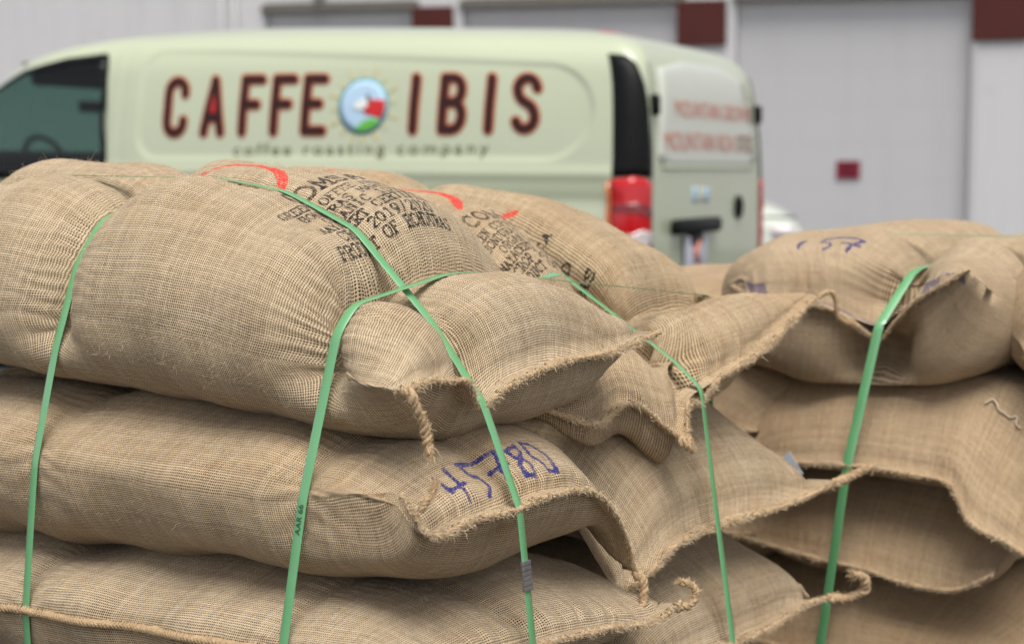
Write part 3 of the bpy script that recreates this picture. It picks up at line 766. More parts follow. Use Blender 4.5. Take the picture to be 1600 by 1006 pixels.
# ================================================================== STRAPS: a taut band round each stack (convex hull of the section)
def hull2(pts):
    pts = sorted(map(tuple, np.round(pts, 5)))
    def half(it):
        h = []
        for p in it:
            while len(h) > 1 and (h[-1][0] - h[-2][0]) * (p[1] - h[-2][1]) - (h[-1][1] - h[-2][1]) * (p[0] - h[-2][0]) <= 0: h.pop()
            h.append(p)
        return h
    a, b = half(pts), half(reversed(pts))
    return np.array(a[:-1] + b[:-1])
def strap(label, group, stack, S, width, extra, lift=.0016, roll=0.0, wav=0.):
    axis, c0_, kz, z0 = S
    pts = []
    for st, P in GRIDS:
        if st != stack: continue
        d = P[:, 0 if axis == 'u' else 1] - (c0_ + kz * (P[:, 2] - z0))
        q = P[np.abs(d) < width * .62]
        pts.append(np.stack([q[:, 1 if axis == 'u' else 0], q[:, 2]], 1))
    pts = np.concatenate(pts + [np.array(extra)], 0)
    H = hull2(pts)
    H = np.concatenate([H, H[:1]], 0)
    L = np.concatenate([[0], np.cumsum(np.linalg.norm(np.diff(H, axis=0), axis=1))])
    n = int(L[-1] / .006)
    s = np.linspace(0, L[-1], n, endpoint=False)
    Q = np.stack([np.interp(s, L, H[:, 0]), np.interp(s, L, H[:, 1])], 1)
    for _ in range(3): Q = (np.roll(Q, 1, 0) + 2 * Q + np.roll(Q, -1, 0)) / 4
    T = np.roll(Q, -1, 0) - np.roll(Q, 1, 0); T /= np.linalg.norm(T, axis=1)[:, None]
    N = np.stack([T[:, 1], -T[:, 0]], 1)
    Q = Q + N * lift
    verts, uvs = [], []
    prof = [(-.5, 0), (-.47, .0004), (.47, .0004), (.5, 0), (.47, -.0004), (-.47, -.0004)]
    for i in range(n):
        r = roll * math.sin(s[i] * 5.1 + 1) + wav * math.sin(s[i] * 9.)
        for (a, t) in prof:
            off = a * width; c, sn = math.cos(r), math.sin(r)
            o_ = off * c - t * sn; nn = off * sn * .6 + t * c + abs(math.sin(r)) * width * .3
            p2 = Q[i] + N[i] * nn
            z = p2[1]; cc = c0_ + kz * (z - z0) + o_
            verts.append(W(np.array([cc, p2[0], z]) if axis == 'u' else np.array([p2[0], cc, z])))
            uvs.append((a * width, s[i]))
    k = len(prof)
    F = np.array([(i * k + j, i * k + (j + 1) % k, ((i + 1) % n) * k + (j + 1) % k, ((i + 1) % n) * k + j) for i in range(n) for j in range(k)])
    bp = W(np.array([c0_, .3, .1]) if axis == 'u' else np.array([-.4, c0_, .1]))
    root = empty('strap', bp, label, 'strap', group)
    mk('band', verts, F, M['strap'], root, uv=uvs, smooth=False)
    def frame(z, side):
        """point, along, across, outward at height z on the given side (+1: larger in-plane coordinate)"""
        m = np.nonzero((N[:, 0] * side > .3))[0]
        i = m[np.argmin(np.abs(Q[m, 1] - z))]
        return fr(i)
    def fr(i):
        ax_ = lambda p2, o_=0: W(np.array([c0_ + kz * (p2[1] - z0) + o_, p2[0], p2[1]]) if axis == 'u' else np.array([p2[0], c0_ + kz * (p2[1] - z0) + o_, p2[1]]))
        p = ax_(Q[i]); t = ax_(Q[(i + 1) % n]) - ax_(Q[i - 1]); t /= np.linalg.norm(t)
        nn = ax_(Q[i] + N[i]) - p; nn -= t * (nn @ t); nn /= np.linalg.norm(nn)
        return p, t, np.cross(t, nn), nn
    return root, frame, (Q, N, fr)
SG, SG2 = 'green straps round the near stack', 'green straps round the right stack'
base_u = [(-.03, .10), (1.09, .10)]; base_v = [(-1.11, .10), (.05, .10)]
st1 = strap('green strap down the left of the near stack, farthest from the corner', SG, 'near', S1, 0.0162, base_u, roll=.10)
st3 = strap('green strap marked AAR 66 down the front near the corner of the near stack', SG, 'near', S3, 0.0162, base_u, roll=.05)
st2 = strap('green strap with a grey metal seal crossing the blue number on the sack end', SG, 'near', S2, 0.0162, base_v, roll=.10)
st4 = strap('green strap down the far sack ends of the near stack, below the knot', SG, 'near', S4, 0.0162, base_v, roll=.14)
st5 = strap('green strap down the middle of the right stack, through the blue-striped seam', SG2, 'right', R1, .019, [(1.36, .10), (2.25, .10)], roll=.12)
st6 = strap('pale green strap running over the top of the right stack', SG2, 'right', R2, .019, [(-.22, .10), (.95, .10)])
# crimped seal on the second strap
p, t, b_, nn = st2[1](.600, 1)
mb = MB()
for q in np.linspace(-.017, .017, 6):
    mb.box(p + t * q + nn * .0012, (.0064, .0192, .0042 + .0008 * math.cos(q * 700)), [t, b_, nn], .0008)
mb.build('seal', M['seal'], st2[0])
def strap_text(st, txt, z, side, size, flip=1, idx=None):
    p, t, b_, nn = st[1](z, side) if idx is None else st[2][2](idx)
    cu = bpy.data.curves.new('t', 'FONT'); cu.body = txt; cu.size = size; cu.align_x = 'CENTER'; cu.align_y = 'CENTER'
    to = bpy.data.objects.new('t', cu); COL.objects.link(to)
    me = to.evaluated_get(bpy.context.evaluated_depsgraph_get()).to_mesh()
    up_ = t if t[2] > 0 else -t
    right = np.cross(up_, nn)                      # reading direction runs up the strap
    vs = [p + up_ * v.co.x + np.cross(nn, up_) * v.co.y + nn * .0014 for v in me.vertices]
    fs = [tuple(f.vertices) for f in me.polygons]
    mk('printed_mark', vs, fs, M['strap_ink'], st[0], False)
    bpy.data.objects.remove(to)
strap_text(st3, 'AAR 66', .685, -1, .0125)
# loose tail of strapping where the bands cross on top
Q3, N3, fr3 = st3[2]
i = int(np.argmin(np.abs(Q3[:, 0] - .50) + (Q3[:, 1] < .85) * 9))
p, t, b_, nn = fr3(i)
d_ = t if t @ VA > 0 else -t
mb = MB(); mb.add([p + nn * .003 - b_ * .008, p + nn * .003 + b_ * .008, p + nn * .012 + d_ * .035 + b_ * .008, p + nn * .009 + d_ * .035 - b_ * .008,
                   p + nn * .002 - b_ * .008, p + nn * .002 + b_ * .008, p + nn * .011 + d_ * .035 + b_ * .008, p + nn * .008 + d_ * .035 - b_ * .008],
                  [(0, 1, 2, 3), (7, 6, 5, 4), (0, 4, 5, 1), (1, 5, 6, 2), (2, 6, 7, 3), (3, 7, 4, 0)])
mb.build('loose_tail', M['strap'], st3[0])

# ================================================================== PALLETS
M['wood'] = simple('pallet_wood', rgb(.33, .24, .15), .85, .3, 14., .2, bump=.4, bscale=40.)
def pallet(label, u0, u1, v0, v1):
    root = empty('pallet', W(np.array([(u0 + u1) / 2, (v0 + v1) / 2, 0])), label, 'pallet')
    for k in range(7):
        v = v0 + .05 + (v1 - v0 - .1) * k / 6
        mb = MB(); mb.box(W(np.array([(u0 + u1) / 2, v, .134])), (u1 - u0, .10, .019), [UA, VA, ZA]); mb.build('deck_board', M['wood'], root)
    for k in range(3):
        u = u0 + .05 + (u1 - u0 - .1) * k / 2
        mb = MB(); mb.box(W(np.array([u, (v0 + v1) / 2, .072])), (.05, v1 - v0, .10), [UA, VA, ZA]); mb.build('stringer', M['wood'], root)
    for k in range(3):
        v = v0 + .05 + (v1 - v0 - .1) * k / 2
        mb = MB(); mb.box(W(np.array([(u0 + u1) / 2, v, .011])), (u1 - u0, .10, .019), [UA, VA, ZA]); mb.build('bottom_board', M['wood'], root)
pallet('wooden pallet under the near stack of sacks', -1.12, .06, -.04, 1.10)
pallet('wooden pallet under the right stack of sacks', -.22, 1.0, 1.36, 2.30)
# white paper tag poking out between the two stacks, and a white string on the right stack

M['paper'] = simple('white_paper', rgb(.62, .66, .70), .7, .05, 20.)
pp = W(np.array([-.075, 1.30, .560]))
mb = MB(); mb.box(pp, (.05, .0012, .05), [UA * .8 + ZA * .6, VA, ZA * .8 - UA * .6], 0)
mb.build('paper_tag', M['paper'], None, base=pp); tag(bpy.context.scene.objects['paper_tag'], 'small white paper tag poking out beside the right stack', 'tag')
M['string'] = simple('white_string', rgb(.58, .48, .36), .9, .15, 60.)
def on_right(u_, z_):
    best = None
    for st_, P_ in GRIDS:
        if st_ != 'right': continue
        q = P_[(np.abs(P_[:, 0] - u_) < .006) & (np.abs(P_[:, 2] - z_) < .006)]
        if len(q):
            c = q[np.argmin(q[:, 1])]
            if best is None or c[1] < best[1]: best = c
    return None if best is None else np.array([u_, best[1] - .004, z_])
sp = [on_right(a, b) for a, b in ((.275, .705), (.285, .712), (.295, .704), (.302, .694), (.312, .690), (.322, .682), (.334, .684), (.336, .672), (.345, .664))]
sp = [q for q in sp if q is not None]
if len(sp) > 3:
    mb = MB(); mb.tube(W(catmull(sp, 40)), .0019, 7)
    so = mb.build('string', M['string'], None, True, base=W(sp[0])); tag(so, 'short white string knotted on the face of the right stack', 'string')
# ================================================================== VAN
TH = math.radians(25.5)
VO = np.array([1.028, 8.538, 0.0]); VF = np.array([-math.cos(TH), math.sin(TH), 0]); VL = np.array([-math.sin(TH), -math.cos(TH), 0])
def lerp(tab):
    t = np.array(tab); 
    return lambda z: np.interp(z, t[:, 0], t[:, 1])
def smooth_tab(tab):
    c = catmull([(a, b, 0) for a, b in tab], 300)
    return lambda z: np.interp(z, c[:, 0], c[:, 1])
class Shell:
    """a vehicle body: a rounded plan outline at every height"""
    def __init__(s, W_, R_, F_, rc, rf, drop, org, fw, lf, zmax, side_fx=None, crown=.04):
        s.W, s.R, s.F = smooth_tab(W_), smooth_tab(R_), smooth_tab(F_)
        s.rc, s.rf, s.drop, s.org, s.fw, s.lf, s.zmax, s.fx, s.crown = rc, rf, drop, org, fw, lf, zmax, side_fx, crown
    def pt(s, p, z, off=0.0):
        """p in [-1,0] across the rear from the middle, [0,1] round the corner, then metres forward along the left side"""
        p = np.asarray(p, float); z = np.asarray(z, float); p, z = np.broadcast_arrays(p, z)
        w, r, f = s.W(z), s.R(z), s.F(z); rc = np.minimum(s.rc, w * .9); rf = np.minimum(s.rf, w * .95)
        a = np.clip(p, 0, 1) * math.pi / 2
        y = np.where(p < 0, (w - rc) * (1 + p), w - rc + rc * np.sin(a)); x = np.where(p < 0, r, r + rc * (1 - np.cos(a)))
        x = x + s.crown * (np.minimum(y, w - rc) / w) ** 2
        nx = np.where(p < 0, -1., -np.cos(a)); ny = np.where(p < 0, 0., np.sin(a))
        xs = r + rc + s.crown * ((w - rc) / w) ** 2 + np.maximum(p - 1, 0)
        x = np.where(p > 1, xs, x)
        q = np.clip((x - (f - rf)) / rf, 0, 1)
        yy = w - rf * (1 - np.sqrt(np.clip(1 - q ** 2, 0, 1)))
        fr_ = (p > 1) & (q > 0)
        y = np.where(fr_, yy, y); nx = np.where(fr_, q, nx); ny = np.where(fr_, np.sqrt(np.clip(1 - q ** 2, 0, 1)), ny)
        if s.fx is not None:
            y = y + np.where(p > .9, s.fx(x, z), 0)
        x = x + nx * off; y = y + ny * off
        zz = z - s.drop(x) * (z / s.zmax) ** 4
        return np.stack([x, y, zz], -1)
    def world(s, L):
        return s.org + L[..., :1] * s.fw + L[..., 1:2] * s.lf + L[..., 2:3] * ZA
    def body(s, zs, step):
        rows = []
        for z in zs:
            w, r, f = float(s.W(z)), float(s.R(z)), float(s.F(z)); rc, rf = min(s.rc, w * .9), min(s.rf, w * .95)
            x0 = r + rc + s.crown * ((w - rc) / w) ** 2
            nS = s.ns; 
            p = np.concatenate([np.linspace(-1, 0, 14, endpoint=False), np.linspace(0, 1, 10, endpoint=False), 1 + np.linspace(0, max(f - rf - x0, .01), nS, endpoint=False),
                                1 + max(f - rf - x0, .01) + rf * np.sin(np.linspace(0, math.pi / 2, 12))])
            Lh = s.pt(p, np.full(len(p), z))
            # front: close towards the middle
            last = Lh[-1].copy(); yy = np.linspace(last[1], 0, 9)[1:]
            fr_ = np.stack([last[0] + .10 * (1 - (yy / max(w, .01)) ** 2) * 0 + 0 * yy, yy, np.full(8, last[2])], 1)
            Lh = np.concatenate([Lh, fr_], 0)
            rt_ = Lh[1:-1][::-1] * [1, -1, 1]
            rows.append(np.concatenate([Lh, rt_], 0))
        G = np.array(rows); n, k = G.shape[:2]
        idx = np.arange(n * k).reshape(n, k); nx_ = np.roll(idx, -1, 1)
        F = np.stack([idx[:-1], nx_[:-1], nx_[1:], idx[1:]], 2).reshape(-1, 4)
        V = s.world(G).reshape(-1, 3)
        # close the roof and floor
        h = k // 2
        extra = []
        for row in (n - 1, 0):
            a = idx[row]
            for j in range(1, h):
                q = (a[j], a[j + 1] if j + 1 <= h else a[j], a[(k - j - 1) % k], a[(k - j) % k])
                extra.append(q if row else q[::-1])
        F = np.concatenate([F, np.array(extra)], 0)
        return V, F
    def patch(s, poly, off, rings=8, dense=.03):
        """star-shaped patch in (p, z), laid on the body with a small rim"""
        P = np.array(poly, float); Q = []
        for a, c in zip(P, np.roll(P, -1, 0)):
            m = max(1, int(np.hypot(*(c - a)) / dense))
            Q += [a + (c - a) * i / m for i in range(m)]
        Q = np.array(Q); c = Q.mean(0); k = len(Q)
        pts = [c[None]] + [c + (Q - c) * r for r in np.linspace(0, 1, rings + 1)[1:]]
        pv = np.concatenate(pts, 0)
        V = list(s.world(s.pt(pv[:, 0], pv[:, 1], off)))
        V += list(s.world(s.pt(Q[:, 0], Q[:, 1], -.004)))
        F = [(0, 1 + (j + 1) % k, 1 + j) for j in range(k)]
        for r in range(rings):
            b0, b1 = 1 + r * k, 1 + (r + 1) * k
            F += [(b0 + j, b0 + (j + 1) % k, b1 + (j + 1) % k, b1 + j) for j in range(k)]
        q4 = F[k]; nv = np.cross(V[q4[1]] - V[q4[0]], V[q4[2]] - V[q4[0]])
        outw = s.world(s.pt(*pv[q4[0]], off + .05)) - s.world(s.pt(*pv[q4[0]], off))
        if nv @ outw < 0: F = [f[::-1] for f in F]
        return V, F
    def stroke(s, path, hw, th, off):
        """flat raised stroke with round ends along (p, z) points"""
        c = catmull([(a, b, 0) for a, b in path], max(6, int(sum(math.hypot(path[i + 1][0] - path[i][0], path[i + 1][1] - path[i][1]) for i in range(len(path) - 1)) / .012)))[:, :2]
        t = np.gradient(c, axis=0); t /= np.linalg.norm(t, axis=1)[:, None]
        ca = np.array([1, .92, .7, .38, 0.05])
        pre = [c[0] - t[0] * hw * q for q in ca]; post = [c[-1] + t[-1] * hw * q for q in ca[::-1]]
        ww = list(np.sqrt(1 - ca ** 2 + 1e-4)) + [1.] * len(c) + list(np.sqrt(1 - ca[::-1] ** 2 + 1e-4))
        C = np.array(pre + list(c) + post); T = np.array([t[0]] * 5 + list(t) + [t[-1]] * 5)
        N = np.stack([-T[:, 1], T[:, 0]], 1); V = []
        prof = [(-1, -.5), (-.97, .6), (-.5, 1), (.5, 1), (.97, .6), (1, -.5)]
        for i in range(len(C)):
            for a, h in prof:
                q = C[i] + N[i] * a * hw * ww[i]
                V.append(s.world(s.pt(q[0], q[1], off + th * h)))
        k = len(prof)
        F = [(i * k + j, i * k + j + 1, (i + 1) * k + j + 1, (i + 1) * k + j) for i in range(len(C) - 1) for j in range(k - 1)]
        return V, F
PANEL = (.20, 2.93, 1.185)
def van_side(x, z):
    ztop = 1.785 - .115 * sstep(x, 2.9, .2) * 1.0
    ztop = 1.785 - .10 * np.clip((2.9 - x) / 2.6, 0, 1)
    hx, hz = (2.93 - .27) / 2, (ztop - 1.185) / 2
    cx, cz = (2.93 + .27) / 2, (ztop + 1.185) / 2
    r = .14 + .12 * (x < cx)
    dx, dz = np.abs(x - cx) - hx + r, np.abs(z - cz) - hz + r
    sd = np.hypot(np.maximum(dx, 0), np.maximum(dz, 0)) + np.minimum(np.maximum(dx, dz), 0) - r
    e = -.011 * (1 - sstep(sd, -.03, .0))
    e = e + .010 * np.exp(-((z - 1.13) / .03) ** 2) - .012 * np.exp(-((z - .99) / .05) ** 2)
    for gx in (3.03, 3.12, 4.15):
        e = e - .006 * np.exp(-((x - gx) / .010) ** 2) * (z > .3)
    return e * sstep(x, .06, .2)
van_drop = lambda x: .10 * np.clip(1 - x / 2.4, 0, 1) ** 1.3
VAN = Shell([(.2, .90), (.35, .945), (.6, .962), (.95, .965), (1.1, .955), (1.3, .935), (1.55, .895), (1.7, .855), (1.79, .80), (1.85, .71), (1.89, .56), (1.91, .35)],
            [(.2, .05), (.35, .0), (.6, .0), (1.05, .0), (1.3, .005), (1.6, .03), (1.74, .07), (1.82, .14), (1.87, .28), (1.91, .7)],
            [(.2, 5.03), (.5, 5.14), (.8, 5.11), (.95, 5.0), (1.06, 4.8), (1.13, 4.6), (1.3, 4.46), (1.6, 4.18), (1.76, 3.95), (1.85, 3.6), (1.89, 3.1), (1.91, 2.4)],
            .10, .45, van_drop, VO, VF, VL, 1.91, van_side, crown=.02)
VAN.ns = 320
def paint_mat(name, c):
    b = NB(name)
    co = b.n('ShaderNodeTexCoord', 3)
    nz = b.noise(co, 1.3, 4.); dust = b.noise(co, 40., 4.)
    b.ps(Base_Color=b.mix(nz, tuple(x * .94 for x in c) + (1,), tuple(x * 1.04 for x in c) + (1,)), Roughness=b.rng(dust, .3, .7, .28, .40))
    b.p.inputs['Coat Weight'].default_value = .8
    b.p.inputs['Coat Roughness'].default_value = .06
    return b.m
M['paint'] = paint_mat('pale_green_paint', (.48, .52, .37))
M['wrap_white'] = paint_mat('white_window_wrap', (.58, .60, .52))
M['black'] = simple('black_trim', rgb(.006, .006, .0065), .42, .2, 10., .15)
M['tyre'] = simple('tyre_rubber', rgb(.02, .02, .02), .85, .2, 30.)
M['rim'] = simple('alloy_rim', rgb(.45, .45, .46), .35, .1, 8., metal=.9)
M['red_lens'] = simple('red_lens', rgb(.50, .003, .008), .15, .15, 10., .35, coat=.5)
M['deep_red_lens'] = simple('dark_red_lens', rgb(.20, .004, .01), .12, .15, 10., .6, coat=1.)
M['clear_lens'] = simple('clear_lens', rgb(.62, .56, .56), .12, .1, 10., .6, coat=1.)
M['orange_lens'] = simple('orange_lens', rgb(.62, .16, .03), .15, .1, 10., .6, coat=1.)
M['let_dark'] = simple('dark_brown_lettering', rgb(.028, .010, .009), .45)
M['let_edge'] = simple('orange_red_lettering_edge', rgb(.50, .085, .03), .45)
M['let_red'] = simple('red_lettering', rgb(.58, .03, .03), .45)
M['let_pale'] = simple('salmon_lettering', rgb(.66, .26, .20), .45)
M['let_olive'] = simple('olive_lettering', rgb(.13, .13, .06), .5)
M['let_brown'] = simple('brown_lettering', rgb(.30, .13, .04), .5)
M['sky_blue'] = simple('emblem_sky_blue', rgb(.42, .58, .74), .45, .15, 7.)
M['teal'] = simple('emblem_teal', rgb(.10, .30, .34), .45)
M['white'] = simple('emblem_white', rgb(.78, .78, .76), .5)
M['leaf'] = simple('emblem_green', rgb(.12, .42, .06), .45, .2, 10.)
M['ray'] = simple('emblem_yellow', rgb(.60, .50, .22), .5)
def glass_mat():
    b = NB('tinted_glass')                                  # thin pane: tinted see-through with a mirror reflection
    tr = b.t.nodes.new('ShaderNodeBsdfTransparent'); tr.inputs[0].default_value = (.30, .45, .40, 1)
    gl = b.t.nodes.new('ShaderNodeBsdfGlossy'); gl.inputs['Roughness'].default_value = .03
    fr = b.n('ShaderNodeFresnel', 0, None, IOR=1.5)
    ms = b.t.nodes.new('ShaderNodeMixShader')
    b.t.links.new(fr, ms.inputs[0]); b.t.links.new(tr.outputs[0], ms.inputs[1]); b.t.links.new(gl.outputs[0], ms.inputs[2])
    b.t.links.new(ms.outputs[0], b.t.nodes['Material Output'].inputs[0])
    return b.m
M['glass'] = glass_mat()
M['seat'] = simple('dark_seat_cloth', rgb(.02, .02, .022), .9)

van = empty('delivery_van', VO + VF * 2.5, 'pale green delivery van lettered CAFFE IBIS parked behind the sacks', 'van')
zs = np.concatenate([np.linspace(.2, 1.0, 26, endpoint=False), np.linspace(1.0, 1.8, 60, endpoint=False), 1.91 - .11 * np.cos(np.linspace(0, math.pi / 2, 16)) ** 1.5 * 1.0])
V, F = VAN.body(zs, .02)
# leave the cab's side window openings free: drop faces inside the window outline
WIN = [(3.12, 1.10), (3.19, 1.755), (3.45, 1.735), (3.75, 1.675), (4.02, 1.56), (4.22, 1.40), (4.38, 1.22), (4.42, 1.10)]
def inside(poly, x, y):
    r = np.zeros(len(x), bool); P = np.array(poly)
    for (x0, y0), (x1, y1) in zip(P, np.roll(P, -1, 0)):
        c = ((y0 > y) != (y1 > y)) & (x < (x1 - x0) * (y - y0) / (y1 - y0 + 1e-12) + x0); r ^= c
    return r
ctr = V[F].mean(1) - VO
fx, fy, fz = ctr @ VF, ctr @ VL, ctr[:, 2]
F = F[~(inside(WIN, fx, fz) & (np.abs(fy) > .5))]
scr = (fx > 3.55) & (fz > 1.17) & (fz < 1.76) & (np.abs(fy) < .74)
ctr2 = V[F].mean(1) - VO
fx, fy, fz = ctr2 @ VF, ctr2 @ VL, ctr2[:, 2]
scr = (fx > 3.60) & (fz > 1.17) & (fz < 1.77) & (np.abs(fy) < .70 - .12 * (fz - 1.2))
mk('body', V, F[~scr], M['paint'], van)
mk('windscreen', V, F[scr], M['glass'], van)
def side_p(x, z):
    """p for a given length x on the left side"""
    w, r = VAN.W(z), VAN.R(z)
    return 1 + x - (r + VAN.rc + VAN.crown * ((w - VAN.rc) / w) ** 2)
def rear_p(y, z):
    return y / (VAN.W(z) - VAN.rc) - 1
def vpatch(name, pts, mat, off=.004, parent=van, kind='side', rings=8):
    conv = side_p if kind == 'side' else rear_p if kind == 'rear' else (lambda p, z: p)
    q = [(float(conv(a, b)), b) for a, b in pts]
    v, f = VAN.patch(q, off, rings)
    return mk(name, v, f, mat, parent)
def mirror_part(o):
    """the same part on the other side of the van"""
    me = o.data.copy(); root = np.array(van.location)
    co = np.empty(len(me.vertices) * 3, dtype=np.float32); me.vertices.foreach_get('co', co)
    c = co.reshape(-1, 3); l = (c + root - VO) @ VL
    c = c - 2 * l[:, None] * VL
    me.vertices.foreach_set('co', c.astype(np.float32).ravel()); me.flip_normals()
    q = bpy.data.objects.new(o.name.split('.')[0], me); q.parent = o.parent; COL.objects.link(q)
    return q
# cab glass and the black seal round it
wg = vpatch('side_window', WIN, M['glass'], .002); mirror_part(wg)
def loop_stroke(pts, hw, name, mat, off=.004, kind='side', parent=van):
    conv = side_p if kind == 'side' else rear_p
    mb = MB()
    for a, c in zip(pts, pts[1:]):
        v, f = VAN.stroke([(float(conv(*a)), a[1]), (float(conv((a[0] + c[0]) / 2, (a[1] + c[1]) / 2)), (a[1] + c[1]) / 2), (float(conv(*c)), c[1])], hw, .003, off); mb.add(v, f)
    return mb.build(name, mat, parent)
loop_stroke(WIN + [WIN[0]], .016, 'window_seal', M['black'])
# cab interior seen through the glass: seats, bulkhead, dashboard
def vbox(name, c, d, mat, bev=.03, parent=van):
    mb = MB(); mb.box(VO + VF * c[0] + VL * c[1] + ZA * c[2], d, [VF, VL, ZA], bev); return mb.build(name, mat, parent)
for y in (.42, -.42):
    vbox('seat', (3.45, y, .78), (.5, .5, .16), M['seat'], .05); vbox('seat_back', (3.24, y, 1.05), (.14, .48, .60), M['seat'], .05); vbox('headrest', (3.22, y, 1.44), (.10, .26, .18), M['seat'], .04)
vbox('bulkhead', (3.02, 0, 1.0), (.03, 1.60, 1.40), M['seat'], 0)
vbox('dashboard', (4.22, 0, 1.08), (.46, 1.5, .34), M['seat'], .08)
vbox('rear_view_mirror', (3.98, .0, 1.52), (.03, .24, .07), M['seat'], .012)
for y in (.36, -.36): vbox('sun_visor', (3.78, y, 1.67), (.22, .58, .10), M['seat'], .02)
mb = MB(); mb.tube([VO + VF * (3.98 + .06 * math.sin(q)) + VL * (.42 + .18 * math.cos(q)) + ZA * (1.16 + .17 * math.sin(q)) for q in np.linspace(0, 2 * math.pi, 37)], .016, 8, False); mb.build('steering_wheel', M['seat'], van, True)
vbox('roof_lining', (3.45, 0, 1.735), (.85, 1.45, .02), M['seat'], 0)
vbox('door_card', (3.75, .86, .85), (1.3, .03, .5), M['seat'], 0); vbox('door_card', (3.75, -.86, .85), (1.3, .03, .5), M['seat'], 0)
# corner trim and lamps
for k in (0,):
    tr = vpatch('corner_trim', [(1.055, 1.74), (.80, 1.735), (.55, 1.69), (.35, 1.58), (.22, 1.46), (.10, 1.28), (.03, 1.11), (.6, 1.12), (1.05, 1.115)], M['black'], .006, kind='p', rings=6); mirror_part(tr)
    tl = vpatch('tail_light', [(1.055, 1.105), (.7, 1.12), (.3, 1.105), (.02, 1.08), (.0, .70), (.9, .66), (1.06, .68)], M['red_lens'], .012, kind='p', rings=6); mirror_part(tl)
    l2 = vpatch('indicator_lens', [(1.05, .985), (.5, .995), (.04, .97), (.02, .92), (.5, .945), (1.05, .955)], M['deep_red_lens'], .016, kind='p', rings=4); mirror_part(l2)
    l3 = vpatch('reverse_lamp', [(.85, .835), (.4, .865), (.06, .85), (.04, .80), (.4, .775), (.82, .79)], M['clear_lens'], .017, kind='p', rings=4); mirror_part(l3)
    ol = vpatch('side_reflector', [(1.065, 1.09), (1.078, 1.09), (1.078, .68), (1.065, .68)], M['orange_lens'], .014, kind='p', rings=3); mirror_part(ol)
# rear door: glass under a white wrap, gap lines, handle, badge, plate
rw = vpatch('rear_window', [(.66, 1.68), (.30, 1.735), (-.30, 1.735), (-.62, 1.68), (-.73, 1.40), (-.76, 1.21), (-.70, 1.165), (.70, 1.165), (.76, 1.21), (.73, 1.40)], M['wrap_white'], .004, kind='rear')
loop_stroke([(.70, 1.165), (-.70, 1.165)], .012, 'window_ledge', M['paint'], .005, 'rear')
loop_stroke([(.79, 1.70), (.83, 1.3), (.845, .95), (.84, .55)], .005, 'door_gap', M['black'], .0005, 'rear')
loop_stroke([(-.79, 1.70), (-.83, 1.3), (-.845, .95), (-.84, .55)], .005, 'door_gap', M['black'], .0005, 'rear')
for y, z in ((.80, 1.475), (-.80, 1.475)):
    p_ = VAN.world(VAN.pt(rear_p(y, z), z, .012)); mb = MB(); mb.box(p_, (.05, .05, .10), [VF, VL, ZA], .015); mb.build('hinge', M['black'], van, True)
p_ = VAN.world(VAN.pt(rear_p(.295, .868), .868, .022)); mb = MB(); mb.box(p_, (.05, .66, .075), [VF, VL, ZA], .02); mb.build('rear_handle', M['black'], van, True)
p_ = VAN.world(VAN.pt(rear_p(.29, .80), .80, .012)); mb = MB(); mb.box(p_, (.03, .16, .06), [VF, VL, ZA], .01); mb.build('plate_lamp', M['black'], van, True)
M['plate'] = simple('plate_white', rgb(.62, .63, .72), .4, .05, 9.)
p_ = VAN.world(VAN.pt(rear_p(.29, .735), .735, .014)); mb = MB(); mb.box(p_, (.008, .32, .16), [VF, VL, ZA], .003); lp_ = mb.build('licence_plate', M['plate'], van, True)
mb = MB(); mb.tube([p_ - VF * .006 + VL * .0 - ZA * .05, p_ - VF * .006 + VL * .03 + ZA * .0, p_ - VF * .006 - VL * .01 + ZA * .05], .022, 6); mb.build('plate_arch', M['let_pale'], lp_, True)
bc = VAN.world(VAN.pt(rear_p(-.42, .946), .946, .006)); mb = MB()
a_ = np.linspace(0, 2 * math.pi, 29)
mb.tube([bc + (VL * math.cos(q) + ZA * math.sin(q)) * .052 for q in a_], .012, 8, False)
mb.tube([bc + ZA * .05, bc - VF * .004, bc - VF * .004 + VL * .001], .010, 6); mb.tube([bc - VF * .004, bc - ZA * .025 + VL * .043], .010, 6); mb.tube([bc - VF * .004, bc - ZA * .025 - VL * .043], .010, 6)
for k in range(4): mb.box(bc + ZA * (.0 - .012 * k) - VF * .0, (.012, .08 - .012 * k, .011), [VF, VL, ZA])
mb.build('badge', M['black'], van, True)
vpatch('sticker', [(0.311, 1.065), (0.255, 1.065), (0.255, 0.985), (0.311, 0.985)], M['sky_blue'], .004, kind='rear', rings=2)
vpatch('sticker', [(0.208, 1.06), (0.151, 1.06), (0.151, 0.985), (0.208, 0.985)], M['wrap_white'], .004, kind='rear', rings=2)
vpatch('sticker', [(0.123, 1.06), (0.067, 1.06), (0.067, 0.985), (0.123, 0.985)], M['sky_blue'], .004, kind='rear', rings=2)
